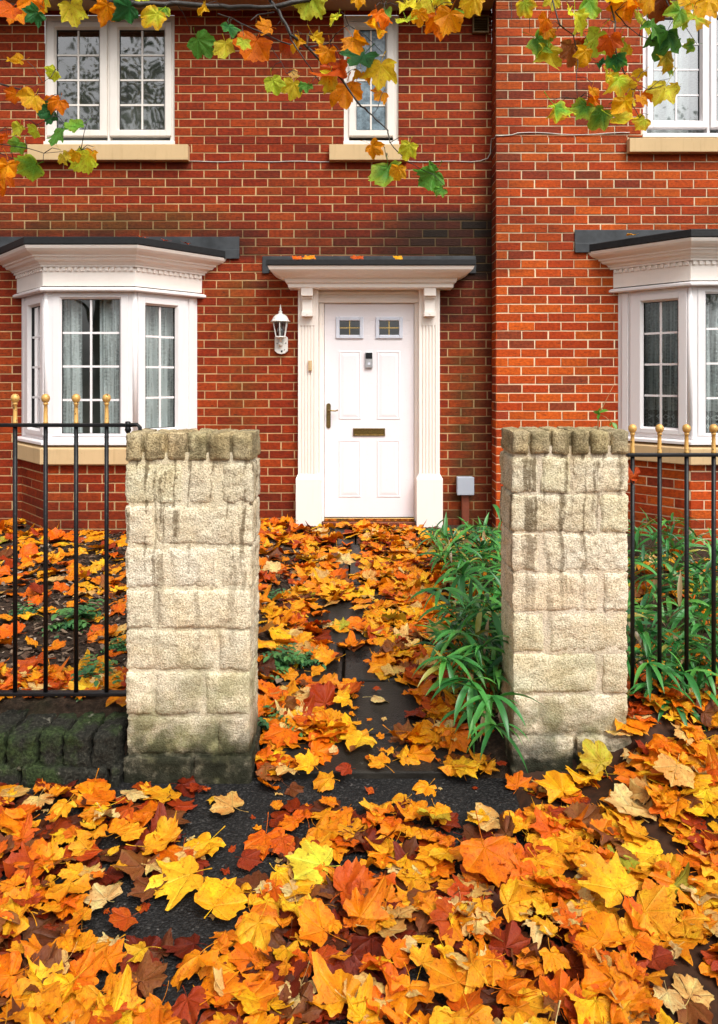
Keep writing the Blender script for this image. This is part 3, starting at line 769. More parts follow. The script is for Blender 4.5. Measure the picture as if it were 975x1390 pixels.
k.obj('bell_push', 'sill', house, bevel=.003)
# canopy: a rectangular cornice swept round three sides
def csweep(mb, prof, m=None, caps=True):
    xa, xb, yf = -.60, .80, DW - .19
    rows = [[mb.vert(p) for p in ((xa - o, DW, z), (xa - o, yf - o, z), (xb + o, yf - o, z), (xb + o, DW, z))] for o, z in prof]
    for a, b in zip(rows, rows[1:]):
        for k in range(3): mb.face((a[k], a[k + 1], b[k + 1], b[k]), m)
    if caps: mb.face(rows[0][::-1], m); mb.face(rows[-1], m)
c = MB()
csweep(c, [(-.01, 2.274), (.0, 2.274), (.003, 2.278), (.003, 2.312), (.02, 2.314), (.028, 2.33), (.034, 2.352), (.062, 2.356), (.072, 2.364), (.095, 2.372), (.125, 2.388), (.146, 2.408), (.155, 2.43), (.157, 2.437)])
canopy = c.obj('door_canopy', 'cornice', house)
c = MB(); csweep(c, [(.14, 2.438), (.163, 2.438), (.168, 2.443), (.168, 2.483), (.163, 2.488), (-.12, 2.512)]); c.obj('felt_roof', 'felt', canopy)
c = MB(TM); c.box(XX(356.5, DW), XX(646, DW), .003, .012, 2.44, 2.572); c.box(XX(356.5, DW), XX(366, DW), .0125, .02, 2.42, 2.53); c.box(XX(636, DW), XX(646, DW), .0125, .02, 2.42, 2.53)
c.obj('lead_flashing', 'lead', canopy, bevel=.003)

# ------------------------------------------------------------------ wall fittings
t = thing('wall_lantern', 'white coach lantern with a sensor backplate on the brickwork beside the door', 'lamp', P(382, 470, DW - .004))
b = MB(TM); xc = XX(382.3, DW); zb, zt = ZZ(481, DW), ZZ(458.5, DW); w = .057
poly = [(xc - w, zt), (xc - w, zb + .03), (xc - w * .6, zb + .008), (xc, zb), (xc + w * .6, zb + .008), (xc + w, zb + .03), (xc + w, zt), (xc + w * .7, zt + .012), (xc - w * .7, zt + .012)]
fr = [b.vert(TM(u, .03, z)) for u, z in poly]; bk = [b.vert(TM(u, .002, z)) for u, z in poly]; b.face(fr)
for i in range(len(poly)): b.face((fr[i], fr[i - 1], bk[i - 1], bk[i]))
bp = b.obj('backplate', 'lantern', t, bevel=.004)
s = MB(); s.lathe(TM(xc - .004, .05, ZZ(467.5, DW)), [(.001, -.022), (.014, -.018), (.02, -.004), (.018, .01), (.008, .02), (.001, .022)], 14); s.obj('sensor', 'lantern', bp, True)
s = MB(TM); 
for (dx, py, rr) in ((.006, 477, .009), (-.035, 466, .0045), (.04, 466, .0045), (.03, 475, .004)):
    s.tube([TM(xc + dx, .029, ZZ(py, DW)), TM(xc + dx, .033, ZZ(py, DW))], rr, 10)
s.obj('fixing_screws', 'black', bp)
lc = Vector((xc, DW - .085, 0)); zc0, zc1 = ZZ(457, 6.2), ZZ(436.5, 6.2)
a = MB(); a.tube([TM(xc, .03, zc0 - .02), TM(xc, .06, zc0 - .035), TM(xc, .085, zc0 - .012)], .012, 10)
a.lathe((xc, DW - .085, 0), [(.012, zc0 - .02), (.03, zc0 - .01), (.047, zc0 - .006), (.047, zc0 + .003), (.01, zc0 + .004)], 12); a.obj('bracket', 'lantern', t, True)
c = MB()
r0, r1 = .042, .068
for k in range(6):
    an = 2 * PI * k / 6 + PI / 6
    c.tube([(xc + r0 * math.cos(an), DW - .085 + r0 * math.sin(an), zc0), (xc + r1 * math.cos(an), DW - .085 + r1 * math.sin(an), zc1)], .0045, 6)
c.obj('cage', 'lantern', t)
g = MB(); g.lathe((xc, DW - .085, 0), [(r0 - .004, zc0 + .004), (r1 - .004, zc1)], 6, None, PI / 6); g.f = g.f[:-2]; g.mi = g.mi[:-2]; g.obj('lantern_glass', 'glass', t)
g = MB(); g.lathe((xc, DW - .085, 0), [(.012, zc0 + .004), (.016, zc0 + .02), (.03, zc0 + .045), (.03, zc0 + .065), (.018, zc0 + .085), (.002, zc0 + .09)], 14); g.obj('bulb', 'silver', t, True)
d = MB(); d.lathe((xc, DW - .085, 0), [(.06, zc1 - .002), (.083, zc1 - .002), (.086, zc1 + .004), (.074, zc1 + .010), (.069, zc1 + .024), (.058, zc1 + .045), (.04, zc1 + .060), (.018, zc1 + .068), (.014, zc1 + .078), (.018, zc1 + .086), (.008, zc1 + .095), (.007, zc1 + .104), (.011, zc1 + .110), (.006, zc1 + .120), (.003, zc1 + .145), (.001, zc1 + .148)], 18)
d.obj('lantern_roof', 'lantern', t, True)
t = thing('utility_box', 'small grey utility box on a brown pipe against the brickwork by the door', 'utility box', (XX(632, 6.25), 6.27, .22))
b = MB(TM); b.box(XX(621, 6.22), XX(643, 6.22), .004, .08, ZZ(671.5, 6.22), ZZ(648, 6.22)); b.box(XX(620.4, 6.22), XX(643.6, 6.22), .0805, .095, ZZ(672, 6.22), ZZ(647.5, 6.22)); b.obj('box_lid', 'grey_box', t, bevel=.006)
b = MB(TM); b.box(XX(627, 6.24), XX(637.5, 6.24), .004, .055, .15, ZZ(672.2, 6.22)); b.obj('pipe', 'pipe', t, bevel=.012)
t = thing('air_vent', 'square louvred vent high on the brickwork under the eaves', 'vent', P(652, 46, DW - .01))
b = MB(TM); u0, u1, z0, z1 = XX(641, DW), XX(663, DW), ZZ(47, DW), ZZ(23, DW); b.ring(u0, u1, z0, z1, .012, .002, .04); b.box(u0 + .0125, u1 - .0125, .002, .006, z0 + .0125, z1 - .0125); b.obj('vent_frame', 'vent', t, bevel=.003)
b = MB(TM)
for i in range(6):
    z = z0 + .016 + i * .02; b.quad([(u0 + .0125, .008, z + .016), (u1 - .0125, .008, z + .016), (u1 - .0125, .032, z), (u0 + .0125, .032, z)])
b.obj('louvre', 'vent', t)
cb = MB(); pts = []
for px in range(855, 672, -8): pts.append(P(px, 181.5 + 1.6 * math.sin(px * .05) + (2.0 if px < 700 else 0), DG - .006))
pts += [P(673, 184, DG - .012), Vector((XC - .006, DG + .03, ZZ(186, DG))), Vector((XC - .007, DW - .03, ZZ(190, DW))), P(666.5, 197, DW - .01), P(666, 208, DW - .008), P(662, 215, DW - .008), P(652, 218.5, DW - .006)]
for px in range(640, 250, -12): pts.append(P(px, 219.3 + .5 * math.sin(px * .09), DW - .004))
cb.tube(pts, .0042, 6); tag(cb.obj('cable', 'cable', None, True), 'thin pale cable pinned along the brickwork and round the inner corner', 'cable')

# ------------------------------------------------------------------ ground
PATHX0, PATHX1 = -.39, .43
def pathz(y): return .028 + max(0, y - 2.72) * .053
def G(x, y):
    if y < 2.66: return 0.0
    pz = pathz(y)
    if PATHX0 <= x <= PATHX1: return pz
    if x < PATHX0: return pz + (.205 + .012 * (y - 2.9) - pz) * smooth(PATHX0, PATHX0 - .28, x) * smooth(2.66, 2.9, y)
    return pz + (.10 + .035 * (y - 2.9) - pz) * smooth(PATHX1, PATHX1 + .25, x) * smooth(2.62, 2.8, y)
def pile(x, y):
    """height of the drifted leaves"""
    h = .012
    h += .13 * smooth(.72, 1.12, x) * smooth(1.75, 2.75, y) * (1 - smooth(2.85, 3.3, y))
    h += .035 * smooth(.1, .5, x) * smooth(2.75, 2.2, y)
    h += .03 * smooth(-.5, -.9, x) * smooth(2.75, 2.35, y)
    h += .015 * (noise.noise(Vector((x * 3, y * 3, 0))) + .4)
    return max(.004, h)
def grid(name, m, x0, x1, y0, y1, st, fn, kind='structure', label=None):
    mb = MB(); nx, ny = int((x1 - x0) / st), int((y1 - y0) / st); ids = []
    for j in range(ny + 1):
        for i in range(nx + 1):
            x, y = x0 + (x1 - x0) * i / nx, y0 + (y1 - y0) * j / ny; ids.append(mb.vert((x, y, fn(x, y))))
    for j in range(ny):
        for i in range(nx):
            a = j * (nx + 1) + i; mb.face((ids[a], ids[a + 1], ids[a + nx + 2], ids[a + nx + 1]))
    o = mb.obj(name, m, None, True, recalc=False); tag(o, label, None, None, kind); return o
def structure(mb, name, m, **kw): return tag(mb.obj(name, m, None, **kw), None, None, None, 'structure')
mb = MB(); mb.quad([(-150, -150, -.13), (150, -150, -.13), (150, 150, -.13), (-150, 150, -.13)]); structure(mb, 'ground', 'soil')
mb = MB(); mb.box(-12, 12, -9, -1.2, -.128, -.12); structure(mb, 'road', 'tarmac')
mb = MB(); mb.box(-12, 12, -1.196, -1.05, -.126, .003); structure(mb, 'kerb', 'kerb', bevel=.01)
mb = MB(); mb.box(-12, 12, -1.046, 2.70, -.127, 0); structure(mb, 'pavement', 'tarmac')
grid('garden_bed', 'soil', -5, 5, 2.62, 6.5, .05, lambda x, y: (G(x, y) - (.05 if PATHX0 - .03 < x < PATHX1 + .03 else 0) + .018 * fbm(Vector((x * 14, y * 14, 0)), 3)) if y > 2.68 else -.06)
mb = MB(); r = random.Random(4)
y = 2.69; row = 0
while y < 6.2:
    ln = [.30, .46, .46, .6][row % 4] if row else .27
    joints = [PATHX0 + .0] + ([PATHX0 + .4 + r.uniform(-.1, .1)] if row in (2, 5, 7) else []) + [PATHX1]
    for a, b in zip(joints, joints[1:]):
        tz = r.uniform(-.004, .004); b0 = len(mb.v); e = .006
        z0, z1 = pathz(y) + tz, pathz(y + ln) + tz + r.uniform(-.003, .003)
        mb.box(a + e, b - e, y + e, y + ln - e, -.05, 0)
        for q, zz in ((4, z0), (5, z0), (6, z1), (7, z1)): x_, y_, _ = mb.v[b0 + q]; mb.v[b0 + q] = (x_, y_, zz)
    y += ln; row += 1
structure(mb, 'garden_path', 'slab', bevel=.006)
# bark chips on the bare bed
mb = MB(); r = random.Random(8)
for _ in range(9000):
    x = r.uniform(-2.6, -.36) if r.random() < .85 else r.uniform(.43, 1.3); y = 2.95 + 3.2 * r.random() ** 1.3
    z = G(x, y) + r.uniform(.002, .022); L = r.uniform(.006, .024); W = L * r.uniform(.3, .7)
    R = Euler((r.uniform(-.5, .5), r.uniform(-.5, .5), r.uniform(0, 6.3))).to_matrix(); q = r.random()
    c = (.03, .017, .010, 1) if q < .35 else ((.10, .055, .033, 1) if q < .72 else ((.22, .15, .10, 1) if q < .93 else (.42, .35, .27, 1)))
    ids = [mb.vert(Vector((x, y, z)) + R @ Vector(p), c) for p in ((-L, -W, 0), (L * .8, -W * .8, .002), (L, W * .6, 0), (-L * .7, W, .003))]; mb.face(ids)
tag(mb.obj('bark_chips', 'chips', None, recalc=False), 'dark bark chips and grit strewn over the bare bed', None, None, 'stuff')

# ------------------------------------------------------------------ stone pillars and low wall
def rough_block(mb, x0, x1, y0, y1, z0, z1, m, r=.010, amp=.0052, step=.0085, seed=0.0, bulge=.006):
    c = Vector(((x0 + x1) / 2, (y0 + y1) / 2, (z0 + z1) / 2)); h = Vector(((x1 - x0) / 2, (y1 - y0) / 2, (z1 - z0) / 2))
    r = min(r, min(h) * .8); tint = TINTS[int(abs(seed) * 13.7) % len(TINTS)]
    def place(p):
        inner = Vector([max(-h[i] + r, min(h[i] - r, p[i])) for i in range(3)]); d = p - inner
        d = d.normalized() if d.length > 1e-9 else Vector((0, -1, 0))
        w = c + inner + d * r
        s = Vector((seed, seed * .7, 0))
        a = amp * (1.0 * fbm(w * 17 + s, 3) - .9 * abs(noise.noise(w * 38 + s)) + .7 * noise.noise(w * 85 + s) + .5 * noise.noise(w * 200 + s))
        b = bulge * max(0, 1 - (p.x / h.x) ** 4) * max(0, 1 - (p.z / h.z) ** 4) if abs(d.y) > .7 else 0
        return w + d * (a + b)
    def face(ax, sg):
        u, v = [i for i in range(3) if i != ax]; nu, nv = max(2, int(2 * h[u] / step)), max(2, int(2 * h[v] / step)); ids = []
        for j in range(nv + 1):
            for i in range(nu + 1):
                p = Vector((0, 0, 0)); p[ax] = sg * h[ax]
                fu, fv = -1 + 2 * i / nu, -1 + 2 * j / nv
                p[u] = h[u] * fu; p[v] = h[v] * fv; ids.append(mb.vert(place(p), tint))
        for j in range(nv):
            for i in range(nu):
                a = j * (nu + 1) + i; q = (ids[a], ids[a + 1], ids[a + nu + 2], ids[a + nu + 1]); mb.face(q, m)
    face(1, -1); face(0, -1); face(0, 1); face(2, 1)
def pillar(label, ys, joints, xt, xb, coping_j, ytop, seed):
    d0 = 2.68; dep = .225
    z = lambda py: ZZ(py, d0)
    ground = -.02
    def edges(py):
        t = (py - ytop[0]) / (1060 - ytop[0]); return XX(xt[0] + (xb[0] - xt[0]) * t, d0), XX(xt[1] + (xb[1] - xt[1]) * t, d0)
    a, b = edges(ytop[0])
    t = thing('stone_pillar', label, 'pillar', ((a + b) / 2, d0 + dep / 2, 0))
    core = MB(); blocks = MB(); r = random.Random(seed)
    for i, (ya, yb) in enumerate(ys):
        x0, x1 = edges((ya + yb) / 2); js = [x0] + [XX(j, d0) for j in joints[i]] + [x1]
        base = i == len(ys) - 1
        for k, (p, q) in enumerate(zip(js, js[1:])):
            g0 = .006 if k else 0; g1 = .006 if k < len(js) - 2 else 0
            if r.random() < .35 and k: g0 += .008
            ex = .012 if base else 0
            rough_block(blocks, p + g0 - (ex if not k else 0), q - g1 + (ex if k == len(js) - 2 else 0), d0 + r.uniform(-.004, .004) - ex, d0 + dep + ex, z(yb), z(ya), 'stone', r=.008, seed=seed + i * 3.1 + k)
    x0, x1 = edges(800)
    rough_block(core, x0 + .007, x1 - .007, d0 + .0045, d0 + dep - .007, ground, z(ytop[1] - 12), 'pmortar', r=.005, amp=.003, step=.014, seed=seed, bulge=0)
    st = blocks.obj('stonework', 'stone', t, True)
    core.obj('mortar', 'pmortar', t, True)
    cp = MB(); x0, x1 = edges(ytop[0]); js = [x0] + [XX(j, d0) for j in coping_j] + [x1]
    for k, (p, q) in enumerate(zip(js, js[1:])):
        rough_block(cp, p + .004, q - .004, d0 - .004 + r.uniform(-.004, .004), d0 + dep + .004, z(ytop[1]), z(ytop[0] + r.uniform(-.8, .8)), 'coping', r=.009, amp=.0045, seed=seed + 50 + k)
    cp.obj('coping_stones', 'coping', t, True)
    # mortar bed between the coping stones
    cm = MB(); rough_block(cm, x0 + .014, x1 - .014, d0 + .009, d0 + dep - .006, z(ytop[1] + 2), z(ytop[0] + 2.5), 'coping', r=.008, amp=.004, step=.012, seed=seed + 90, bulge=0); cm.obj('coping_mortar', 'coping', t, True)
    return t
pillar('pale stone gate pillar at the end of the mossy low wall, its sooty coping streaked by drips',
       [(629, 684), (687, 740), (743, 798), (801, 853), (856, 910), (913, 970), (973, 1024), (1027, 1075)],
       [[250, 296], [210], [298], [212], [296], [209, 274], [294], [262]], (169, 344), (172, 338), [194, 225.5, 253.7, 282, 314], (588, 626), 1.3)
pillar('pale stone gate pillar with bamboo growing along its side and a seedling on top',
       [(620, 669), (671, 723), (725, 776), (778, 830), (832, 885), (888, 941), (943, 997), (999, 1060)],
       [[732, 777], [813], [734], [815], [741], [813], [734], [780]], (694, 855), (698, 852), [719.6, 748, 775, 801, 828], (584, 617), 7.7)
lw = MB(); r = random.Random(3)
x = -2.5
while x < -.90:
    w = min(r.uniform(.085, .12), -.875 - x); 
    rough_block(lw, x + .003, x + w - .003, 2.655 + r.uniform(-.006, .008), 2.945, .045, .182 + r.uniform(-.006, .006), 'moss', r=.013, amp=.009, step=.010, seed=x * 5, bulge=.003); x += w
tl = thing('low_wall', 'low mossy dark garden wall of coping stones under the gold-tipped railing', 'wall', (-1.6, 2.8, 0))
lw.obj('coping_stones', 'moss', tl, True)
lw = MB(); x = -2.5
while x < -.89:
    w = min(r.uniform(.22, .34), -.875 - x); rough_block(lw, x + .003, x + w - .003, 2.64, 2.93, -.02, .07, 'moss', r=.014, amp=.008, step=.013, seed=x * 3 + 1); x += w
lw.obj('base_course', 'moss', tl, True)

# ------------------------------------------------------------------ railings
def railing(label, d, xs, zt, zb, x0, x1, bracket):
    t = thing('iron_railing', label, 'railing', ((x0 + x1) / 2, d, zb), 'black railings with gold ball tips')
    m = MB(); m.box(x0, x1, d - .014, d + .014, zt - .007, zt + .007); tr = m.obj('top_rail', 'iron', t, bevel=.003)
    m = MB(); m.box(x0, x1, d - .016, d + .016, zb - .007, zb + .007); m.obj('bottom_rail', 'iron', t, bevel=.003)
    bar = fin = None
    for x in xs:
        if bar is None:
            m = MB(); m.tube([(0, 0, 0), (0, 0, zt - zb - .0142)], .0083, 12); bar = m.obj('bar', 'iron', t, True)
            m = MB(); m.lathe((0, 0, 0), [(.0095, 0), (.0095, .004), (.0085, .006), (.0075, .055), (.0068, .071), (.0095, .073), (.0095, .078), (.0075, .080), (.0125, .085), (.0158, .093), (.0162, .098), (.0145, .106), (.009, .1125), (.003, .1145), (.0005, .115)], 16); fin = m.obj('finial', 'gold', bar, True)
            b, f = bar, fin
        else:
            b = bar.copy(); COL.objects.link(b); f = fin.copy(); COL.objects.link(f)
        b.parent = t; b.matrix_parent_inverse = Matrix(); b.location = (x - t.location.x, 0, .0072)
        f.parent = b; f.matrix_parent_inverse = Matrix(); f.location = (0, 0, zt - zb + .0001)
    if bracket:
        m = MB()
        m.tube([(bracket - .03, d - .016, zt), (bracket + .012, d - .016, zt + .003), (bracket + .022, d - .016, zt - .008), (bracket + .022, d - .012, zt - .06)], [.008, .008, .008, .006], 8)
        m.lathe((bracket - .026, d - .012, 0), [(.002, zt - .034), (.007, zt - .03), (.013, zt - .018), (.011, zt - .012), (.011, zt + .014), (.002, zt + .016)], 6)
        m.obj('bracket', 'iron', t, True)
    return t
railing('black iron railing with worn gold ball tips above the mossy low wall', 2.80, [-1.339 + .1187 * i for i in range(-8, 4)], 1.319, .275, -2.4, -.875, -.87)
railing('black iron railing with gold ball tips in front of the bamboo', 2.85, [1.084 + .1072 * i for i in range(0, 12)], 1.198, .182, 1.06, 2.4, None)

# ------------------------------------------------------------------ leaves
KEY = [(0, 1.0), (8, .84), (13, .80), (17, .76), (21, .60), (27, .50), (33, .62), (38, .66), (43, .82), (47, .93), (52, .80), (57, .72), (62, .68), (68, .55), (76, .43), (83, .50), (90, .50), (97, .58), (103, .62), (110, .52), (120, .40), (132, .34), (146, .26), (163, .16)]
def leaf_mesh(r, curl=1.0):
    """outline of a plane leaf in rings; returns verts, faces, vein, edge. Base at origin, tip along +y, unit length"""
    jit = lambda a: r.uniform(1 - a, 1 + a)
    fill = r.uniform(.25, .8)
    TIPS = [(0, 1.0), (47, .93), (103, .62), (163, .18)]
    def hull(a):
        for (a0, r0), (a1, r1) in zip(TIPS, TIPS[1:]):
            if a0 <= a <= a1: return r0 + (r1 - r0) * (a - a0) / (a1 - a0) - .06 * math.sin(PI * (a - a0) / (a1 - a0))
        return .1
    K2 = [(a, R + max(0, hull(a) - R) * fill * (.93 if i % 2 else 1.04)) for i, (a, R) in enumerate(KEY)]
    right = [(a + (r.uniform(-1.5, 1.5) if a else 0), R * jit(.08)) for a, R in K2]; left = [(-a + r.uniform(-1.5, 1.5), R * jit(.08)) for a, R in K2[1:]]
    rays = left[::-1] + right
    rings = [.22, .45, .68, .86, 1.0]
    asp = r.uniform(.88, 1.08)
    veins = (0, 47, 103, -47, -103)
    cup = r.uniform(-.30, .34) * curl; bend = r.uniform(-.35, .35) * curl; fold = r.uniform(.04, .2) * curl; ph = r.uniform(0, 6.3); wave = r.uniform(.02, .10) * curl
    tw = r.uniform(-.4, .4) * curl; roll = r.uniform(-.5, .9) * curl if r.random() < .5 else 0
    V, Fc, ve, ed = [], [], [], []
    cy = .16
    def put(x, y, fr, a):
        rr = math.hypot(x, y)
        near = min(abs(a - v) for v in veins)
        z = cup * rr * rr + fold * rr * min(1, near / 22.0) * (1 if fold else 0) + wave * math.sin(a * .07 + ph) * rr * 1.5 + bend * y * abs(y) * .6 + tw * x * y * .6
        z += curl * fr * (.08 * noise.noise(Vector((x * 4 + ph, y * 4, ph))) + .045 * noise.noise(Vector((x * 9 + ph, y * 9, ph))))
        if roll: z += roll * max(0, x * math.cos(ph) + y * math.sin(ph) - .15) ** 2
        V.append((x * asp, y + cy, z)); ve.append(max(0.0, 1 - near / 14.0 - (.0 if fr > .1 else .0))); ed.append(fr)
    put(0, 0, 0, 0)
    for f in rings:
        for a, R in rays:
            an = math.radians(a); put(R * f * math.sin(an), R * f * math.cos(an), f, a)
    n = len(rays)
    for k in range(n - 1): Fc.append((0, 1 + k + 1, 1 + k))
    for q in range(len(rings) - 1):
        o = 1 + q * n
        for k in range(n - 1): Fc.append((o + k, o + k + 1, o + n + k + 1, o + n + k))
    # stalk as a thin three-sided tube
    L = r.uniform(.45, .85); bx = r.uniform(-.3, .3); bz = r.uniform(-.05, .25)
    b = len(V); m = 5
    for i in range(m):
        t = i / (m - 1); c = Vector((bx * t * t, cy + .0 - L * t, V[0][2] + .01 + bz * t * t)); w = .013 + (.012 if i == m - 1 else 0)
        for k in range(3):
            an = 2 * PI * k / 3; V.append((c.x + w * math.cos(an), c.y, c.z + w * math.sin(an))); ve.append(0.85); ed.append(0.0)
    for i in range(m - 1):
        for k in range(3): Fc.append((b + i * 3 + k, b + i * 3 + (k + 1) % 3, b + i * 3 + 3 + (k + 1) % 3, b + i * 3 + 3 + k))
    return V, Fc, ve, ed
r = random.Random(21)
LV = [leaf_mesh(r, c) for c in [.5, .7, .9, 1.0, 1.1, 1.3, .6, .8, 1.2, 1.5, 1.0, 1.7, .4, .9, 1.4, 2.0]]
PAL = {'orange': [rgb(234, 122, 8), rgb(228, 106, 6), rgb(238, 134, 12)], 'amber': [rgb(243, 160, 24), rgb(240, 148, 16), rgb(246, 172, 34)],
       'yellow': [rgb(246, 184, 30), rgb(248, 192, 40), rgb(242, 174, 24)], 'rust': [rgb(186, 72, 12), rgb(168, 58, 12), rgb(198, 84, 14)],
       'red': [rgb(150, 52, 18), rgb(166, 60, 20)], 'tan': [rgb(226, 184, 112), rgb(214, 166, 92), rgb(232, 200, 136)], 'brown': [rgb(142, 84, 40), rgb(120, 66, 32)],
       'olive': [rgb(196, 176, 52), rgb(176, 168, 50)], 'lime': [rgb(204, 212, 60), rgb(182, 204, 62)], 'green': [rgb(110, 164, 56), rgb(92, 150, 60)], 'dgreen': [rgb(44, 100, 56), rgb(52, 110, 60)], 'gy': [rgb(228, 212, 58), rgb(216, 204, 60)]}
def pal(k, r): 
    c = r.choice(PAL[k]); v = r.uniform(.88, 1.1); return (min(1, c[0] * v), min(1, c[1] * v), min(1, c[2] * v), 1)
MIXP = [('orange', 30), ('amber', 37), ('yellow', 13), ('rust', 8), ('red', 2), ('tan', 9), ('brown', 6), ('olive', 1)]
def choose(tab, r):
    t = r.random() * sum(w for _, w in tab)
    for k, w in tab:
        t -= w
        if t <= 0: return k
    return tab[0][0]

bare = [(90, 1125, 0.1, 0.1), (260, 1232, 80, 38), (300, 1110, 62, 40), (560, 1078, 130, 24), (405, 1075, 60, 20), (330, 1180, 60, 30), (205, 1215, 45, 22), (60, 1290, 30, 14), (640, 1100, 60, 16), (330, 1290, 45, 20)]
def px_of(x, y, z): return CX + x * F / y, HY - (z - EYE) * F / y
leaves = []     # (variant, matrix, colour key, colour, size)
lr = random.Random(77)
def add_leaf(x, y, L, key=None, tiltmax=.42, lift=0.0, var=None, yaw=None, surf=None, tilt=None, pilef=1.0):
    v = lr.randrange(len(LV)) if var is None else var
    yaw = lr.uniform(0, 2 * PI) if yaw is None else yaw
    tx, ty = tilt if tilt else (lr.gauss(0, tiltmax * .6), lr.gauss(0, tiltmax * .6))
    flip = PI if lr.random() < .3 and tilt is None else 0
    M3 = (Euler((tx, ty, 0)).to_matrix() @ Euler((0, flip, yaw)).to_matrix())
    zs = [(M3 @ Vector(p)).z * L for p in LV[v][0][:140:3]]
    s = (G(x, y) + pile(x, y) * pilef) if surf is None else surf
    zlow = sorted(zs)[len(zs) // 8]
    z = s - zlow * .85 + lift
    key = key or choose(MIXP, lr)
    M = Matrix.Translation((x, y, z)) @ (M3 @ Matrix.Diagonal((L, L, L))).to_4x4()
    pc = pal(key, lr); leaves.append([v, M, key, (pc[0] * .84, pc[1] * .85, pc[2] * .8, 1), L])
# a wet brown layer pressed flat underneath, then the drift
def dark_layer(num, fy, fx, rej):
    k = 0; tries = 0
    while k < num and tries < num * 12:
        tries += 1
        y = fy(); x = fx(y); px, py = px_of(x, y, .02)
        if rej(x, y, px, py): continue
        add_leaf(x, y, lr.uniform(.04, .10), choose([('rust', 5), ('brown', 5), ('red', 3)], lr), tiltmax=.12, pilef=.4, lift=.0); c = leaves[-1][3]; k += 1
        leaves[-1][3] = (c[0] * .5, c[1] * .42, c[2] * .5, 1)
dark_layer(420, lambda: 1.36 + 1.28 * lr.random(), lambda y: lr.uniform(-1, 1) * (.56 * y + .22), lambda x, y, px, py: any(((px - a) / c) ** 2 + ((py - b) / d) ** 2 < 1.1 for a, b, c, d in bare) or (x > .5 and lr.random() < .4) or (y > 2.5 and -.4 < x < .5))
n = 0; tries = 0
while n < 860 and tries < 20000:
    tries += 1
    y = 1.36 + 1.36 * lr.random() ** .9; x = lr.uniform(-1.0, 1.0) * (.56 * y + .22)
    px, py = px_of(x, y, .02)
    if -1.0 < (px - 172) / 200 < .85 and y > 2.62: continue
    if any(((px - a) / c) ** 2 + ((py - b) / d) ** 2 < 1 for a, b, c, d in bare) and lr.random() < .9: continue
    if y > 2.5 and -.40 < x < .5 and lr.random() < .62: continue
    if y > 2.55 and x < -.36 and lr.random() < .5: continue
    if .54 < x < 1.03 and y > 2.62: continue
    L = lr.choice([.035, .045, .055, .06, .065, .07, .075, .085, .09, .10]) * lr.uniform(.82, 1.05)
    deep = x > .25 or y < 2.0
    add_leaf(x, y, L, lift=lr.uniform(0, .014 if deep else .006), tiltmax=.30 if deep else .2); n += 1
for _ in range(38):      # leaves gathered round the foot of the pillar
    x = lr.uniform(.56, 1.06); y = lr.uniform(2.34, 2.62); add_leaf(x, y, lr.uniform(.05, .09), tiltmax=.3, pilef=.6)
for _ in range(34):
    x = lr.choice([lr.uniform(-.38, -.12), lr.uniform(.12, .5)]); y = lr.uniform(2.6, 2.95); add_leaf(x, y, lr.uniform(.05, .10), tiltmax=.25, pilef=.2)
for _ in range(230):
    x = lr.uniform(.5, 1.5); y = lr.uniform(1.4, 2.6)
    if x < .56 * y + .2 and not (x < 1.05 and y > 2.42): add_leaf(x, y, lr.uniform(.04, .085), tiltmax=.25, lift=lr.uniform(0, .008))
# heap rising to the railing
for _ in range(240):
    x = lr.uniform(1.0, 1.75); y = lr.uniform(2.3, 2.83); add_leaf(x, y, lr.uniform(.05, .095), tiltmax=.45, lift=lr.uniform(0, .02))
for _ in range(60):
    y = lr.uniform(1.9, 2.66); add_leaf(lr.uniform(-1.1, .6), y, lr.uniform(.014, .028), choose([('tan', 4), ('rust', 2), ('amber', 2)], lr), tiltmax=.2, pilef=.2)
npave = len(leaves)
# path and beds
path_bare = [(520, 985, 70, 20), (480, 870, 46, 14), (470, 755, 26, 30), (452, 838, 44, 26), (505, 815, 20, 14), (455, 725, 18, 10), (475, 905, 34, 14), (480, 955, 80, 36), (540, 1035, 120, 22), (455, 830, 38, 14), (440, 905, 40, 10), (560, 950, 45, 22), (430, 1015, 60, 14), (470, 745, 14, 9), (500, 880, 30, 8), (465, 785, 18, 8)]
def strew(num, x0, x1, y0, y1, rej, sz=(.055, .118), **kw):
    k = 0; tries = 0
    while k < num and tries < num * 12:
        tries += 1
        x, y = lr.uniform(x0, x1), lr.uniform(y0, y1)
        px, py = px_of(x, y, G(x, y))
        if lr.random() < rej(x, y, px, py): continue
        add_leaf(x, y, lr.uniform(*sz), tiltmax=.3, lift=lr.uniform(0, .016), pilef=.5, **kw); k += 1
inb = lambda px, py: any(((px - a) / c) ** 2 + ((py - b) / d) ** 2 < 1 for a, b, c, d in path_bare)
dark_layer(260, lambda: lr.uniform(3.0, 6.2), lambda y: lr.uniform(-.9, .6), lambda x, y, px, py: inb(px, HY - (G(x, y) - EYE) * F / y))
strew(620, -.42, .48, 2.98, 6.2, lambda x, y, px, py: .84 if inb(px, py) else (.25 if y < 3.4 else .0))
strew(60, -.30, .40, 2.9, 3.3, lambda x, y, px, py: .97 if inb(px, py) else .1)
strew(230, -1.15, -.40, 3.4, 6.1, lambda x, y, px, py: .0 if y > 4.3 else .25)
strew(230, -3.0, -1.0, 4.2, 5.85, lambda x, y, px, py: 0)
strew(70, -1.9, -.45, 3.0, 4.3, lambda x, y, px, py: .5)
strew(45, -.30, .40, 2.72, 3.4, lambda x, y, px, py: 0, (.018, .032))
strew(120, -1.75, -.9, 2.9, 3.12, lambda x, y, px, py: .0)
strew(60, -3.4, -2.5, 5.4, 6.25, lambda x, y, px, py: .0)
strew(70, -1.45, -.5, 5.6, 6.25, lambda x, y, px, py: .0)
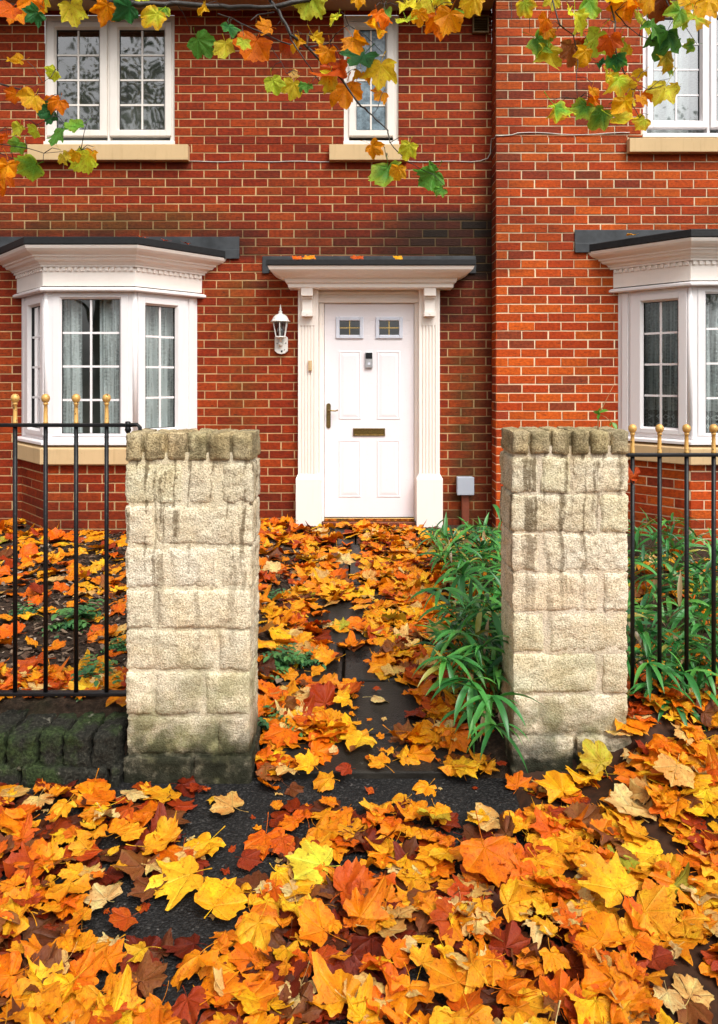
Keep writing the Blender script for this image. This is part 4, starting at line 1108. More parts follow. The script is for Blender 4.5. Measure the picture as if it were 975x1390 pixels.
strew(230, .45, 1.12, 3.0, 6.0, lambda x, y, px, py: 0)
strew(120, 1.1, 2.4, 3.0, 5.5, lambda x, y, px, py: .1)
# drift mound under the leaves
def lump(x, y): return G(x, y) + pile(x, y) * 1.0 - .006 if (x > .55 and y > 1.2) else -.03
o = grid('leaf_litter', 'litter', .5, 3.2, 1.2, 2.88, .04, lump, 'stuff', 'damp dark leaf litter under the drifted leaves')
# leaves with an individual look, placed where they lie
def special(px, py, d, L, key, label, z=None, yaw=0.0, tilt=(0, 0), var=0, lift=.03, cat='leaf'):
    L *= .84 if L > .09 else 1
    x = XX(px, d)
    add_leaf(x, d, L, key, surf=(z if z is not None else G(x, d) + pile(x, d) + lift), yaw=yaw, tilt=tilt, var=var); leaves[-1].append(label)
def dg(py, z=.03): return (EYE - z) * F / (py - HY)
special(848, 1238, dg(1238, .06), .14, 'yellow', 'large flat bright yellow leaf lying on top of the drift below the bamboo railing', yaw=.6, tilt=(.25, .1), var=0, lift=.05)
special(655, 1165, dg(1165, .05), .14, 'orange', 'broad smooth orange leaf with its point up in the middle of the drift', yaw=3.3, tilt=(.5, .0), var=6, lift=.045)
special(445, 1178, dg(1178), .13, 'gy', 'speckled greenish yellow leaf lying flat on the tarmac in front of the path', yaw=1.4, tilt=(.1, .1), var=12, lift=.02)
special(268, 1190, dg(1190), .155, 'yellow', 'spread yellow leaf alone on the bare tarmac patch', yaw=2.0, tilt=(.1, -.1), var=0, lift=.012)
special(286, 1243, dg(1243), .12, 'yellow', 'yellow leaf pointing down at the edge of the bare tarmac patch', yaw=-.4, tilt=(.2, .2), var=12, lift=.02)
special(128, 1090, 2.57, .135, 'amber', 'amber leaf leaning against the mossy low wall with its stalk standing up', yaw=3.14, tilt=(.95, 0), var=1, z=.01)
special(320, 1097, dg(1097), .10, 'tan', 'pale tan leaf with a yellow half lying near the foot of the sooty pillar', yaw=1.1, tilt=(.15, .2), var=7, lift=.015)
special(476, 1043, dg(1043, .05), .05, 'red', 'small bright red leaf on the dark slab at the path entrance', yaw=1.8, tilt=(.2, .1), var=13, lift=.0)
special(768, 1080, dg(1080, .06), .13, 'yellow', 'golden leaf in front of the pillar with the seedling on it', yaw=.3, tilt=(.2, .0), var=2, lift=.03)
special(820, 1020, 2.60, .11, 'olive', 'olive green leaf propped against the foot of the bamboo pillar', yaw=.8, tilt=(.9, .2), var=13, z=.10)
special(920, 1065, dg(1065, .12), .11, 'tan', 'cream coloured leaf on the heap below the bamboo railing', yaw=2.6, tilt=(.4, .1), var=12, lift=.04)
special(355, 1255, dg(1255), .12, 'amber', 'amber leaf beside the bare tarmac patch, its tip towards the road', yaw=2.7, tilt=(.2, -.2), var=4, lift=.02)
special(455, 985, dg(985, .06), .11, 'amber', 'golden leaf standing clear on the dark path slab behind the entrance slab', yaw=.5, tilt=(.3, .2), var=3, lift=.0)
special(445, 957, dg(957, .07), .12, 'rust', 'curled rust coloured leaf standing up on the dark path slab', yaw=1.0, tilt=(.9, .4), var=9, lift=.0)
special(475, 955, dg(955, .07), .07, 'yellow', 'small yellow leaf beside a curled rust leaf on the path', yaw=2.0, tilt=(.3, .2), var=2, lift=.02)
zc = 2.515
for px, key, lab in ((398, 'orange', 'small orange leaf on the door canopy above the lantern'), (424, 'amber', 'curled amber leaf on the door canopy over the door frame corner'), (488, 'rust', 'rust leaf on the middle of the door canopy'), (536, 'yellow', 'yellow leaf on the door canopy, above the door windows')):
    special(px, 352, 5.975, .075, key, lab, z=2.494, yaw=lr.uniform(0, 6), tilt=(.55, .2), var=9)
special(663, 331, 0, 0, 'orange', '') if False else None
special(862, 334, 5.80, .06, 'amber', 'little amber leaf on the bay roof of the projecting wing', z=2.662, yaw=1, tilt=(.1, 0), var=3)
for px, dd in ((228, 5.93), (250, 6.03), (196, 5.79)):
    special(px, 330, dd, .05, 'rust', 'tiny rust leaf on the felt roof of the bay beside the door canopy', z=2.634, yaw=px, tilt=(.1, .2), var=5)
special(857, 637, 2.835, .06, 'rust', 'torn rust leaf caught on the end bar of the bamboo railing', z=1.10, yaw=.5, tilt=(1.3, .3), var=9)

# the drift goes on along the pavement to either side
for _ in range(620):
    y = lr.uniform(1.2, 2.62); sg = lr.choice((-1, 1)); x = sg * (.56 * y + .2 + 1.3 * lr.random() ** 1.4)
    add_leaf(x, y, lr.uniform(.05, .10), tiltmax=.28, pilef=.9)
for _ in range(160):
    x = lr.uniform(1.6, 3.4); add_leaf(x, lr.uniform(2.95, 5.2), lr.uniform(.06, .11), tiltmax=.3, pilef=.4)
# which of them the camera meets: the largest in view become objects of their own
allv, allf, own = [], [], []
for li, lf in enumerate(leaves):
    V, Fc, _, _ = LV[lf[0]]; b = len(allv); M = lf[1]
    allv.extend(M @ Vector(p) for p in V)
    for f in Fc: allf.append(tuple(b + i for i in f)); own.append(li)
bvh = BVHTree.FromPolygons(allv, allf)
cam0 = Vector((0, 0, EYE)); score = []
for li, lf in enumerate(leaves):
    V = LV[lf[0]][0]; n = 0; M = lf[1]; N_ = len(V) - 15
    for q in range(0, N_, 7):
        p = M @ Vector(V[q]); px, py = px_of(*p)
        if not (0 <= px < 975 and 0 <= py < 1390): continue
        d = p - cam0
        hit = bvh.ray_cast(cam0, d.normalized(), d.length + .01)
        if hit[2] is not None and own[hit[2]] == li: n += 1
    c = M.translation
    score.append(n * (lf[4] / c.y) ** 2)
ok = lambda li: leaves[li][1].translation.y < 3.3
order = sorted((li for li in range(len(leaves)) if len(leaves[li]) == 5 and ok(li) and score[li] > 0), key=lambda li: -score[li])
nsp = sum(len(l) == 6 for l in leaves)
indiv = set(order[:296 - nsp]) | {li for li, l in enumerate(leaves) if len(l) == 6}
WORD = {'orange': 'orange', 'amber': 'amber', 'yellow': 'yellow', 'rust': 'rust brown', 'red': 'dark red', 'tan': 'pale tan', 'brown': 'dull brown', 'olive': 'olive', 'lime': 'lime', 'gy': 'greenish yellow'}
def zone(x, y):
    if y > 2.72: return 'strewn on the garden path between the pillars' if -.45 < x < .5 else ('on the heap under the bamboo railing' if x > .9 else 'on the bed behind the mossy wall')
    if x > .95: return 'heaped on the pavement below the bamboo railing'
    if x > .42: return 'drifted on the pavement before the bamboo pillar'
    if x < -.85: return 'drifted on the pavement along the mossy low wall'
    if x < -.36: return 'on the tarmac before the pillar joined to the mossy wall'
    return 'on the tarmac before the path entrance'
LME = []
for i, (V, Fc, ve, ed) in enumerate(LV):
    m = MB(); m.v = list(V); m.f = list(Fc); m.mi = [0] * len(Fc); m.c = [(1, 1, 1, 1)] * len(V)
    m.a['vein'] = ve; m.a['edge'] = ed; m.a['uvw'] = [(p[0] + 3 * i, p[1], 0) for p in V]
    o = m.obj('fallen_leaf', 'leaf', None, True, recalc=False); LME.append(o.data); bpy.data.objects.remove(o)
mass = MB()
for li, lf in enumerate(leaves):
    V, Fc, ve, ed = LV[lf[0]]
    if li in indiv:
        o = bpy.data.objects.new('fallen_leaf', LME[lf[0]]); COL.objects.link(o); o.matrix_world = lf[1]; o.color = lf[3]
        c = lf[1].translation
        if len(lf) == 6: tag(o, lf[5], 'leaf', 'fallen plane leaves')
        else:
            curled = lf[0] in (5, 8, 9, 11, 14, 15)
            lab = ('crumpled ' if curled else 'open ') + WORD[lf[2]] + ' fallen leaf ' + zone(c.x, c.y)
            tag(o, lab, 'leaf', 'fallen plane leaves')
    else:
        b = len(mass.v); M = lf[1]; off = lr.uniform(0, 50)
        mass.v.extend(tuple(M @ Vector(p)) for p in V); mass.c.extend([lf[3]] * len(V)); mass.a['vein'].extend(ve); mass.a['edge'].extend(ed)
        mass.a['uvw'].extend((p[0] + off, p[1] + off * .7, off) for p in V); mass.f.extend(tuple(b + i for i in f) for f in Fc)
mass.mi = [0] * len(mass.f)
tag(mass.obj('fallen_leaves', 'leaves', None, True, recalc=False), 'carpet of smaller orange and yellow fallen leaves over path, beds and pavement', None, None, 'stuff')

# ------------------------------------------------------------------ bamboo
def blade(mb, p, d, L, W, c, droop, side=None, seg=7):
    """one lanceolate leaf from p along d, drooping"""
    d = d.normalized(); up = Vector((0, 0, 1)); s = d.cross(up)
    s = s.normalized() if s.length > 1e-3 else Vector((1, 0, 0))
    s = (Matrix.Rotation(side or 0, 3, d) @ s)
    pos = Vector(p); prev = None; st = L / seg
    for i in range(seg + 1):
        t = i / seg; w = W * (math.sin(PI * min(1, t * .86 + .10)) ** .8) * (1 - t ** 6) if i < seg else .0004
        nrm = s.cross(d).normalized()
        row = [mb.vert(pos - s * w + nrm * w * .35, c), mb.vert(pos, c), mb.vert(pos + s * w + nrm * w * .35, c)]
        if prev:
            mb.face((prev[0], prev[1], row[1], row[0])); mb.face((prev[1], prev[2], row[2], row[1]))
        prev = row; pos = pos + d * st
        d = (d + Vector((0, 0, -droop / seg))).normalized(); s = (s - d * s.dot(d)).normalized()
BG = [(.03, .17, .035, 1), (.045, .22, .045, 1), (.07, .29, .055, 1), (.11, .36, .06, 1), (.022, .12, .036, 1)]
def bamboo(label, spots, seed, extra=()):
    r = random.Random(seed); fo = MB(); st = fo
    x0 = sum(s[0] for s in spots) / len(spots); y0 = sum(s[1] for s in spots) / len(spots)
    t = thing('bamboo_plant', label, 'plant', (x0, y0, G(x0, y0)), 'bamboo plants of the front bed')
    for (x, y, H, lx, ly) in spots:
        z = G(x, y); n = 6; pts = []
        for i in range(n + 1):
            q = i / n; pts.append(Vector((x + lx * q ** 1.6, y + ly * q ** 1.6, z + H * (q - .12 * q * q))))
        st.tube(pts, [.0028 - .0014 * i / n for i in range(n + 1)], 5, None, (.10, .14, .05, 1))
        an = r.uniform(0, 6.3)
        for k in range(r.randint(6, 9)):
            q = r.uniform(.35, 1.0) if k > 3 else 1.0
            i = min(n - 1, int(q * n)); p = pts[i].lerp(pts[i + 1], q * n - i)
            an += 2.4 + r.uniform(-.5, .5)
            d = Vector((math.cos(an) + lx * 1.2, math.sin(an) * .8 - .25 + ly, r.uniform(-.15, 1.5)))
            L = r.uniform(.10, .215); c = r.choice(BG); v = r.uniform(.8, 1.25)
            q_ = r.random()
            if q_ < .06: c = (.34, .32, .06, 1)
            elif q_ < .10: c = (.30, .20, .09, 1)
            blade(fo, p, d, L, L * r.uniform(.05, .08), tuple(a * v for a in c[:3]) + (1,), r.uniform(.5, 1.9), r.uniform(-.6, .6))
    for (p, fan) in extra:
        for (dx, dy, dz, L) in fan:
            c = r.choice(BG[:4]); blade(fo, p, Vector((dx, dy, dz)), L, L * .066, c, r.uniform(1.0, 1.8), r.uniform(-.3, .3), 9)
    fo.obj('foliage', 'blade', t, True, recalc=False)
r = random.Random(31); sp = []
for _ in range(120):
    y = 2.98 + 2.5 * r.random() ** 1.25; x = r.uniform(.50, .74) if y < 3.6 else r.uniform(.56, 1.05)
    if y < 2.95 and x > .52: continue
    sp.append((x, y, r.uniform(.20, .42) * (1 - .12 * (y - 3)), r.uniform(-.16, .05), r.uniform(-.14, .05)))
A = P(606, 893, 2.82); B = P(668, 945, 2.66); Cc = P(600, 800, 3.1)
fanA = [(-1, -.2, .15, .17), (-.7, -.3, -.2, .14), (-.15, -.5, .1, .17), (.25, -.5, .15, .19), (.6, -.3, .2, .17), (.9, -.1, .1, .15), (-.9, .1, -.1, .13), (.1, -.6, -.2, .15), (.75, .3, .3, .13)]
fanB = [(-.9, -.2, .1, .15), (-.4, -.4, 0, .16), (.1, -.5, .1, .2), (.45, -.4, .1, .17), (-.15, -.3, -.3, .17), (-.7, -.1, -.5, .13)]
stemsA = [(.47, 2.99, .34, -.115, -.15), (.53, 2.95, .27, -.03, -.27)]
fr_ = random.Random(9)
rfan = lambda n, dn=0.0: [(fr_.uniform(-1, 1), -fr_.uniform(.1, .7), fr_.uniform(-.35, .75) + dn, fr_.uniform(.11, .2)) for _ in range(n)]
bamboo('low green bamboo spilling over the path beside the stone pillar', sp + stemsA, 5, [(A, fanA), (B, fanB), (Cc, fanA[:6]), (P(640, 925, 2.74), rfan(9)), (P(655, 880, 2.86), rfan(9)), (P(625, 860, 2.95), rfan(8)), (P(672, 985, 2.62), rfan(6, -.2)), (P(632, 965, 2.7), rfan(7, -.1)), (P(668, 830, 3.0), rfan(8, .2)), (P(628, 780, 3.3), rfan(8, .3))])
r = random.Random(32); sp = []
for _ in range(135):
    y = 2.92 + 2.5 * r.random() ** 1.4; x = r.uniform(1.02, 2.05) * (.8 + .07 * y)
    sp.append((x, y, r.uniform(.20, .42) * (1 - .1 * (y - 3)), r.uniform(-.12, .12), r.uniform(-.16, .04)))
Q = P(912, 950, 2.80); Q2 = P(880, 900, 2.85)
fanQ = [(-.5, -.5, .1, .15), (0, -.6, .1, .17), (.4, -.6, .1, .18), (.7, -.5, .1, .19), (-.2, -.6, -.2, .16)]
bamboo('green bamboo growing thickly behind the iron railing of the wing', sp, 6, [(Q, fanQ), (Q2, fanQ), (P(950, 905, 2.9), fanQ), (P(872, 860, 3.0), rfan(9, .2)), (P(920, 870, 3.0), rfan(9, .2)), (P(955, 850, 3.1), rfan(9, .2)), (P(890, 935, 2.84), rfan(8)), (P(948, 935, 2.84), rfan(7))])

# ------------------------------------------------------------------ small weeds
def weed(label, px, py, d, size, n, seed, name='weed_plant', cat='weed'):
    r = random.Random(seed); x = XX(px, d); z = G(x, d) + .015; mb = MB(); size *= 1.35; n = int(n * 1.3)
    for k in range(n):
        an = r.uniform(0, 6.3); el = r.uniform(.25, 1.2); L = size * r.uniform(.5, 1.0)
        d0 = Vector((math.cos(an) * math.cos(el), math.sin(an) * math.cos(el), math.sin(el))); p = Vector((x, d, z)) + Vector((r.uniform(-1, 1), r.uniform(-1, 1), 0)) * size * .35
        c = r.choice([(.06, .20, .06, 1), (.045, .16, .06, 1), (.10, .26, .07, 1)])
        q = p; dd = d0.copy(); side = dd.cross(Vector((0, 0, 1))).normalized()
        for s in range(5):                       # a pinnate leaf: pairs of small lobes along a rib
            w = L * (.34 - .04 * s) * r.uniform(.8, 1.2)
            q2 = q + dd * (L / 5); dd = (dd + Vector((0, 0, -.28))).normalized()
            for sg in (-1, 1): blade(mb, q, side * sg + dd * .5, w, w * .32, c, .5, r.uniform(-.4, .4), 4)
            q = q2
        blade(mb, q, dd, L * .3, L * .1, c, .4, 0, 4)
    o = mb.obj(name, 'blade', None, True, recalc=False); tag(o, label, cat, 'small weeds in the bed')
weed('feathery green weed on bark chips behind the railing, largest of that bed', 100, 850, 3.75, .13, 22, 1)
weed('feathery green weed just behind the bottom rail above the mossy wall', 130, 935, 3.08, .11, 18, 2)
weed('small green weed on the bark chips close behind the sooty pillar', 158, 890, 3.4, .08, 10, 3)
weed('thin green weed on the bare bed near the outermost visible railing bar', 32, 830, 3.9, .08, 8, 4)
weed('leafy green weed spreading from the bed edge onto the path', 378, 885, 3.55, .12, 18, 5)
weed('second leafy weed beside the one that spreads onto the path', 412, 880, 3.6, .09, 10, 6)
weed('green weed at the path edge near the foot of the sooty pillar', 378, 1000, 2.98, .085, 12, 7)
weed('small grassy weed high on the path edge near the house', 365, 815, 4.3, .09, 7, 8)
# seedling on the pillar
t = thing('seedling', 'little green seedling with a bent stem growing on top of a pillar', 'plant', P(812, 584, 2.76))
m = MB(); m.tube([P(812, 586, 2.76), P(812, 566, 2.76), P(818, 553, 2.75), P(827, 535, 2.75), P(834, 521, 2.75)], [.0022, .002, .0016, .001, .0006], 6); m.tube([P(813, 562, 2.76), P(822, 566, 2.75), P(832, 574, 2.74)], .0012, 6); m.obj('stem', MT['stalk'], t, True)
m = MB(); g = (.12, .32, .03, 1)
for (px, py, dx, dz, L) in ((813, 562, -.9, .5, .03), (814, 560, .8, .3, .035), (814, 561, -.3, -.8, .03), (813, 561, .1, .9, .03), (832, 574, .5, -1.0, .03), (831, 573, -.5, -.6, .022)):
    blade(m, P(px, py, 2.75), Vector((dx, -.5, dz)), L, L * .3, g, .2, .6, 5)
m.obj('foliage', 'blade', t, True, recalc=False)

# ------------------------------------------------------------------ hanging plane branches
def branch(label, limbs, lvs, d, seed):
    r = random.Random(seed); wood = MB(); fol = MB()
    p0 = P(limbs[0][0][0][0], limbs[0][0][0][1], d)
    t = thing('tree_branch', label, 'branch', p0, 'autumn plane branches hanging before the house')
    for pts, r0, r1 in limbs:
        q = []
        dep = r.uniform(-.06, .06)
        n = len(pts)
        for i, (px, py) in enumerate(pts): q.append(P(px, py, d + dep + .04 * math.sin(i * 1.7)))
        # smooth and roughen
        s = []
        for a, b in zip(q, q[1:]):
            for k in range(4): s.append(a.lerp(b, k / 4) + Vector((r.uniform(-1, 1), r.uniform(-1, 1), r.uniform(-1, 1))) * r0 * .35)
        s.append(q[-1])
        wood.tube(s, [(r0 + (r1 - r0) * i / (len(s) - 1)) * r.uniform(.88, 1.15) for i in range(len(s))], 8)
    tips = [p for l in limbs for p in l[0]]
    for (px, py, size, key, ang) in lvs:
        # size: longest extent in the photograph; the blade is about 1.3 long for unit size
        L = size * d / F / 1.55
        v = r.randrange(len(LV)); V, Fc, ve, ed = LV[v]
        dd = d + r.uniform(-.12, .12); c = P(px, py, dd)
        roll = math.radians(ang)
        # leaf plane roughly faces the street, tip hanging in direction ang (degrees from straight down, clockwise)
        face = Euler((PI / 2 + r.uniform(-.55, .55), 0, 0)).to_matrix()
        spin = Matrix.Rotation(PI + roll, 3, 'Y'); yaw = Matrix.Rotation(r.uniform(-.75, .75), 3, 'Z')
        M3 = spin @ yaw @ face
        b = len(fol.v); ctr = M3 @ Vector((0, .55 * L, 0)); off = r.uniform(0, 50); col = pal(key, r)
        if r.random() < .35 and key in ('rust', 'brown', 'orange'): key = 'amber'
        if r.random() < .3 and key == 'dgreen': key = 'green'
        col = pal(key, r)
        k2 = {'lime': 'yellow', 'gy': 'olive', 'green': 'lime', 'dgreen': 'green', 'orange': 'rust', 'yellow': 'amber', 'amber': 'orange', 'rust': 'brown', 'brown': 'rust', 'olive': 'yellow', 'red': 'rust', 'tan': 'amber'}[key]
        col2 = pal(k2, r); amt = r.choice([0, .2, .5, .8])
        for i, p in enumerate(V):
            w = Vector(p) * L; w.z *= 1.5
            fol.v.append(tuple(c + M3 @ w - ctr)); q = max(0, min(1, (ed[i] - .45) * 2.0)) * amt
            fol.c.append(tuple(min(.95, v * 1.25) for v in mixc(col, col2, q)[:3]) + (1,)); fol.a['uvw'].append((p[0] + off, p[1] + off * .6, off))
        fol.a['vein'].extend(ve); fol.a['edge'].extend(ed); fol.f.extend(tuple(b + i for i in f) for f in Fc)
        # twig from the stalk to the nearest limb point
        base = c - ctr + M3 @ Vector((0, -.3 * L, 0)); bx, by = px_of(*base)
        near = min(tips, key=lambda q: (q[0] - bx) ** 2 + (q[1] - by) ** 2)
        if (near[0] - bx) ** 2 + (near[1] - by) ** 2 < 75 ** 2:
            e = P(near[0], near[1], d); mid = (base + e) / 2 + Vector((0, 0, .015)); wood.tube([e, mid, base], [.0018, .0014, .001], 5)
    fol.mi = [0] * len(fol.f)
    wood.obj('wood', 'bark', t, True); fol.obj('foliage', 'hang', t, True, recalc=False)
branch('long plane branch whose leafy spray hangs before the small upper window over the door',
       [([(-60, -40), (60, -22), (140, 1), (172, 6), (240, 5), (302, 9), (350, 11), (395, 5), (440, -6), (520, -30), (640, -60)], .0135, .008),
        ([(360, -10), (368, 2), (379, 16), (395, 47), (417, 64), (443, 91), (463, 106), (485, 139), (505, 156), (526, 177), (529, 194), (550, 217), (572, 230)], .0075, .0014),
        ([(372, 8), (386, 30), (396, 55), (410, 76), (432, 108), (440, 116)], .004, .0015), ([(417, 64), (447, 59), (456, 46), (473, 34)], .003, .0012),
        ([(296, 19), (316, 25), (327, 32), (350, 42), (380, 56), (410, 66)], .002, .003), ([(355, 42), (372, 70), (382, 84), (389, 100)], .002, .001), ([(340, 28), (350, 20), (372, 17)], .002, .003),
        ([(505, 156), (511, 150), (513, 146)], .0015, .0008), ([(522, 200), (524, 212), (525, 216)], .0015, .001), ([(515, -5), (522, 6), (530, 4), (545, 10)], .002, .0012), ([(580, -10), (590, 12), (592, 20)], .002, .001)],
       [(100, 20, 46, 'gy', -15), (142, 18, 44, 'orange', 15), (168, 16, 44, 'dgreen', 55), (206, 26, 42, 'lime', 40), (222, 16, 24, 'green', 10), (193, 3, 28, 'lime', 0),
        (277, 63, 46, 'dgreen', -40), (307, 68, 34, 'gy', 0), (343, 68, 56, 'orange', 20), (313, 42, 30, 'dgreen', -10), (358, 36, 30, 'orange', 80), (330, 62, 26, 'lime', 5), (274, 14, 24, 'yellow', 70),
        (373, 117, 34, 'lime', -20), (397, 123, 38, 'gy', 5), (413, 118, 24, 'green', 50), (398, 101, 18, 'tan', 80), (418, 8, 52, 'lime', 15), (454, 27, 26, 'lime', 40), (392, 67, 34, 'rust', 15), (402, 62, 30, 'orange', 50), (430, 56, 32, 'yellow', -30),
        (443, 76, 34, 'amber', 20), (457, 104, 60, 'rust', 5), (486, 84, 62, 'dgreen', 30), (482, 60, 36, 'rust', -20), (516, 102, 58, 'yellow', 5), (470, 130, 58, 'amber', -5), (447, 112, 36, 'gy', 0), (508, 42, 36, 'yellow', 45), (518, 25, 36, 'orange', -20), (520, 20, 30, 'green', 15), (514, 130, 34, 'amber', 35), (492, 105, 34, 'yellow', 5),
        (555, 12, 36, 'gy', -20), (578, 10, 40, 'gy', 25), (596, 34, 52, 'orange', -5), (607, 30, 44, 'amber', 15), (553, 32, 34, 'lime', -15), (640, 8, 44, 'yellow', 30), (622, 25, 28, 'green', -60), (600, 2, 34, 'lime', 10), (487, 2, 24, 'orange', 0), (570, 25, 30, 'amber', 0),
        (511, 203, 32, 'rust', -50), (527, 240, 52, 'green', 0), (540, 235, 28, 'amber', 10), (553, 206, 34, 'lime', 20), (582, 242, 44, 'green', 45), (597, 260, 20, 'green', 45)], 3.05, 41)
branch('dense cluster of yellow and green leaves hanging before the upper window of the wing',
       [([(690, -70), (740, -50), (815, -55), (900, -50), (960, -60)], .008, .005), ([(740, -50), (740, -30), (750, 0), (760, 34), (778, 48), (785, 75), (783, 105), (784, 135)], .004, .0012), ([(760, 34), (752, 46), (743, 54)], .002, .001), ([(778, 48), (790, 44), (800, 42)], .002, .001),
        ([(815, -55), (827, 0), (835, 30), (836, 70), (848, 100), (860, 122), (858, 140), (868, 160)], .005, .0014), ([(835, 16), (850, 34), (868, 48), (885, 55)], .003, .0012), ([(900, -50), (905, 0), (912, 18)], .004, .002), ([(848, 100), (862, 112), (880, 122)], .002, .001), ([(690, -70), (695, 20), (694, 28)], .002, .001), ([(700, -65), (720, 4), (719, 24)], .002, .001), ([(960, -60), (950, 0)], .003, .002)],
       [(715, 12, 34, 'lime', -20), (750, 4, 32, 'gy', 0), (780, 28, 46, 'lime', 10), (737, 60, 44, 'green', -50), (742, 80, 48, 'gy', 0), (775, 74, 46, 'brown', 0), (792, 78, 36, 'yellow', 15), (790, 64, 30, 'rust', 0), (807, 60, 50, 'lime', 10), (828, 62, 38, 'rust', 0), (847, 64, 44, 'lime', 0), (800, 12, 44, 'green', -5), (842, 16, 50, 'amber', 30), (832, 6, 44, 'yellow', -20),
        (872, 32, 56, 'lime', 0), (892, 42, 46, 'dgreen', -30), (902, 56, 58, 'dgreen', 20), (920, 24, 48, 'green', 30), (908, 6, 50, 'amber', 0), (895, 10, 50, 'brown', 30), (945, 30, 44, 'lime', 10), (955, 12, 54, 'yellow', 30), (970, 5, 48, 'yellow', 0), (935, 62, 22, 'green', 80), (905, 84, 36, 'olive', -10), (907, 97, 26, 'green', 0), (898, 127, 48, 'gy', 30), (913, 120, 20, 'olive', 80), (825, 116, 54, 'gy', 5), (842, 116, 44, 'lime', 0), (857, 124, 26, 'yellow', 0), (866, 100, 28, 'yellow', 60), (846, 147, 36, 'yellow', 20), (847, 163, 40, 'lime', -60),
        (764, 152, 46, 'green', -30), (756, 156, 30, 'olive', 0), (790, 150, 34, 'green', 40), (811, 162, 44, 'green', 40), (837, 86, 32, 'dgreen', 5), (818, 88, 22, 'dgreen', -40), (880, 132, 24, 'orange', 50), (871, 138, 26, 'rust', 0), (736, 32, 30, 'orange', 40), (743, 46, 24, 'amber', 20), (860, 110, 22, 'brown', 0), (870, 168, 26, 'lime', 40), (930, 2, 46, 'yellow', -10), (880, 3, 46, 'amber', 0), (862, 12, 44, 'orange', 10), (850, 140, 30, 'gy', -10), (805, 140, 22, 'orange', 0), (804, 128, 26, 'amber', 0)], 3.15, 42)
branch('thin branches with scattered green and orange leaves before the wide upper window over the bay',
       [([(-70, -60), (-60, 60), (-40, 100), (-42, 150), (-40, 190), (-40, 196)], .006, .003), ([(-70, -60), (-30, -10)], .004, .003), ([(-40, 100), (0, 114), (30, 122), (50, 131), (62, 137)], .0045, .0012), ([(-40, 190), (0, 178), (50, 170), (72, 158)], .002, .0008), ([(-40, 196), (0, 208), (18, 215)], .003, .001), ([(-30, 185), (0, 196), (37, 201), (60, 208), (110, 204)], .0025, .0009), ([(38, 120), (58, 112), (70, 104)], .0012, .0008), ([(-30, -10), (8, 4), (30, 8), (46, 12)], .003, .001), ([(28, 132), (40, 142), (48, 150)], .0012, .0008)],
       [(8, 16, 40, 'orange', 30), (18, 22, 36, 'orange', 20), (42, 10, 38, 'amber', 0), (53, 4, 34, 'amber', 20), (45, 22, 32, 'dgreen', 50), (62, 6, 28, 'lime', 10), (20, 82, 30, 'yellow', 80), (16, 130, 24, 'orange', 60), (40, 137, 36, 'amber', 40), (70, 100, 24, 'lime', 60), (75, 142, 34, 'orange', 35), (62, 153, 34, 'dgreen', 75), (78, 186, 40, 'green', 15), (103, 173, 30, 'green', 60), (23, 177, 26, 'lime', 40), (45, 178, 22, 'lime', 75), (5, 190, 30, 'orange', 20), (22, 199, 28, 'green', 40), (8, 236, 52, 'amber', 10), (2, 246, 46, 'orange', 0), (38, 228, 42, 'green', 65), (87, 216, 24, 'olive', -20), (113, 217, 40, 'lime', 50), (122, 212, 26, 'amber', 20), (100, 212, 22, 'yellow', 30)], 2.95, 43)

# ------------------------------------------------------------------ trees across the road, met only in the window reflections
def street_tree(label, x, y, H, W, seed):
    r = random.Random(seed); t = thing('street_tree', label, 'tree', (x, y, -.13), 'trees across the road')
    tr = MB(); tr.tube([(x, y, -.13), (x + .1, y, H * .3), (x - .1, y + .2, H * .62)], [.28, .2, .09], 10)
    tops = []
    for k in range(9):
        an = k * 2.4; e = Vector((x + math.cos(an) * W * r.uniform(.5, .9), y + math.sin(an) * W * .6, H * r.uniform(.45, .98)))
        tr.tube([(x, y, H * r.uniform(.25, .5)), ((x + e.x) / 2, (y + e.y) / 2, e.z * .72), e], [.09, .05, .015], 6); tops.append(e)
    tr.obj('trunk', 'bark', t, True)
    cr = MB()
    for k in range(6000):
        c = r.choice(tops); p = c + Vector((r.gauss(0, 1), r.gauss(0, 1), r.gauss(0, .8))) * W * .25; s = r.uniform(.04, .11)
        R = Euler((r.uniform(0, 6), r.uniform(0, 6), r.uniform(0, 6))).to_matrix(); col = r.choice([(.10, .14, .08, 1), (.14, .17, .09, 1), (.24, .2, .08, 1), (.06, .09, .05, 1)])
        cr.face([cr.vert(p + R @ Vector(q) * s, col) for q in ((-.6, -.4, 0), (.2, -.7, 0), (.8, .1, 0), (.1, .6, 0), (-.7, .4, 0))])
    cr.obj('crown', 'treeleaf', t, recalc=False)
street_tree('tall autumn tree across the road mirrored in the upper panes', -8.2, -11, 12.2, 3.6, 1)
street_tree('broad dark tree across the road mirrored in the panes', .3, -14, 10.4, 3.0, 2)
street_tree('rounded tree across the road beyond the wing', 9.6, -12.5, 9.0, 3.2, 3)

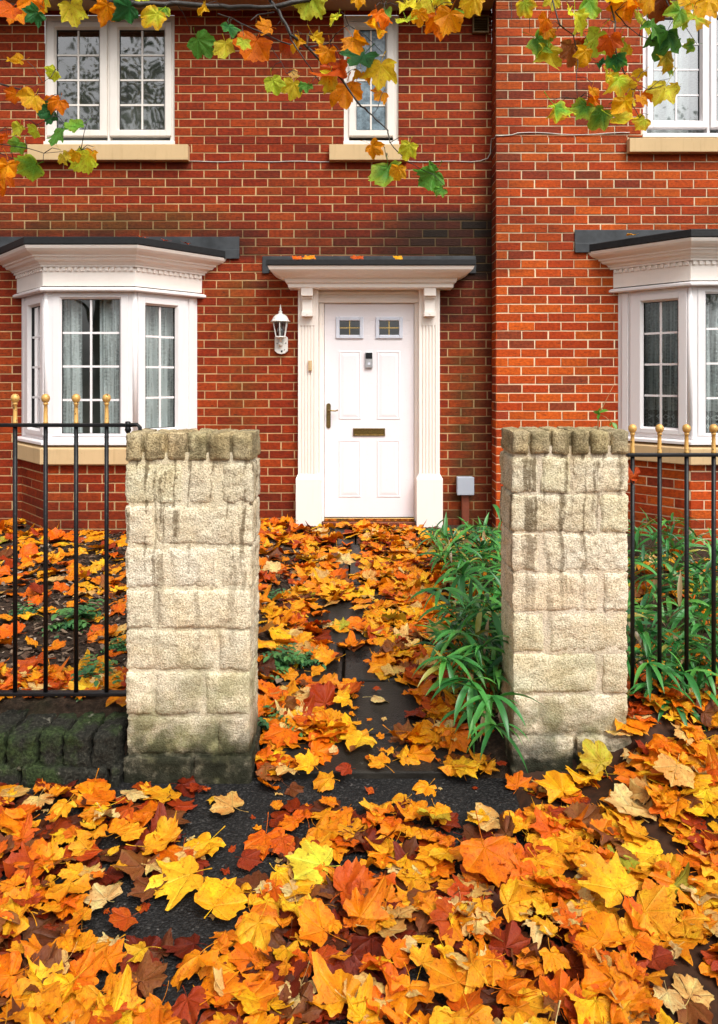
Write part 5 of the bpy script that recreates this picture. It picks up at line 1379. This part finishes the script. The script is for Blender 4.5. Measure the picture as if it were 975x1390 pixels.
# ------------------------------------------------------------------ camera, light, render
cam = bpy.data.cameras.new('camera'); co = bpy.data.objects.new('camera', cam); COL.objects.link(co)
co.location = (0, 0, EYE); co.rotation_euler = (PI / 2, 0, 0)
cam.sensor_fit = 'VERTICAL'; cam.sensor_height = 36.0; cam.lens = F / 1390 * 36.0; cam.shift_y = -(695 - HY) / 1390; cam.clip_end = 600; cam.clip_start = .05
scene.camera = co
SUN_EL, SUN_AZ = math.radians(52), math.radians(150)     # behind the photographer, a little to the wing's side
w = bpy.data.worlds.new('World'); scene.world = w; w.use_nodes = True; nt = w.node_tree; nt.nodes.clear()
sky = nt.nodes.new('ShaderNodeTexSky'); sky.sky_type = 'NISHITA'; sky.sun_disc = False; sky.sun_elevation = SUN_EL; sky.sun_rotation = SUN_AZ; sky.air_density = 1.0; sky.dust_density = 5.0; sky.ozone_density = 1.0
hs = nt.nodes.new('ShaderNodeHueSaturation'); hs.inputs['Saturation'].default_value = .08
bg = nt.nodes.new('ShaderNodeBackground'); bg.inputs['Strength'].default_value = .15; ou = nt.nodes.new('ShaderNodeOutputWorld')
nt.links.new(sky.outputs[0], hs.inputs['Color']); nt.links.new(hs.outputs[0], bg.inputs[0]); nt.links.new(bg.outputs[0], ou.inputs[0])
sl = bpy.data.lights.new('sun', 'SUN'); sl.energy = 1.4; sl.angle = math.radians(28); sl.color = (1, .95, .87)
so_ = bpy.data.objects.new('sun', sl); COL.objects.link(so_)
dirv = Vector((math.sin(SUN_AZ) * math.cos(SUN_EL), math.cos(SUN_AZ) * math.cos(SUN_EL), math.sin(SUN_EL)))   # towards the sun
so_.rotation_euler = dirv.to_track_quat('Z', 'Y').to_euler()
vs = scene.view_settings; vs.view_transform = 'Standard'; vs.look = 'None'; vs.exposure = .58; vs.gamma = 1.0; vs.use_curve_mapping = False
scene.render.engine = 'CYCLES'
cy = scene.cycles; cy.max_bounces = 8; cy.transparent_max_bounces = 12; cy.use_denoising = True; cy.caustics_reflective = False; cy.caustics_refractive = False
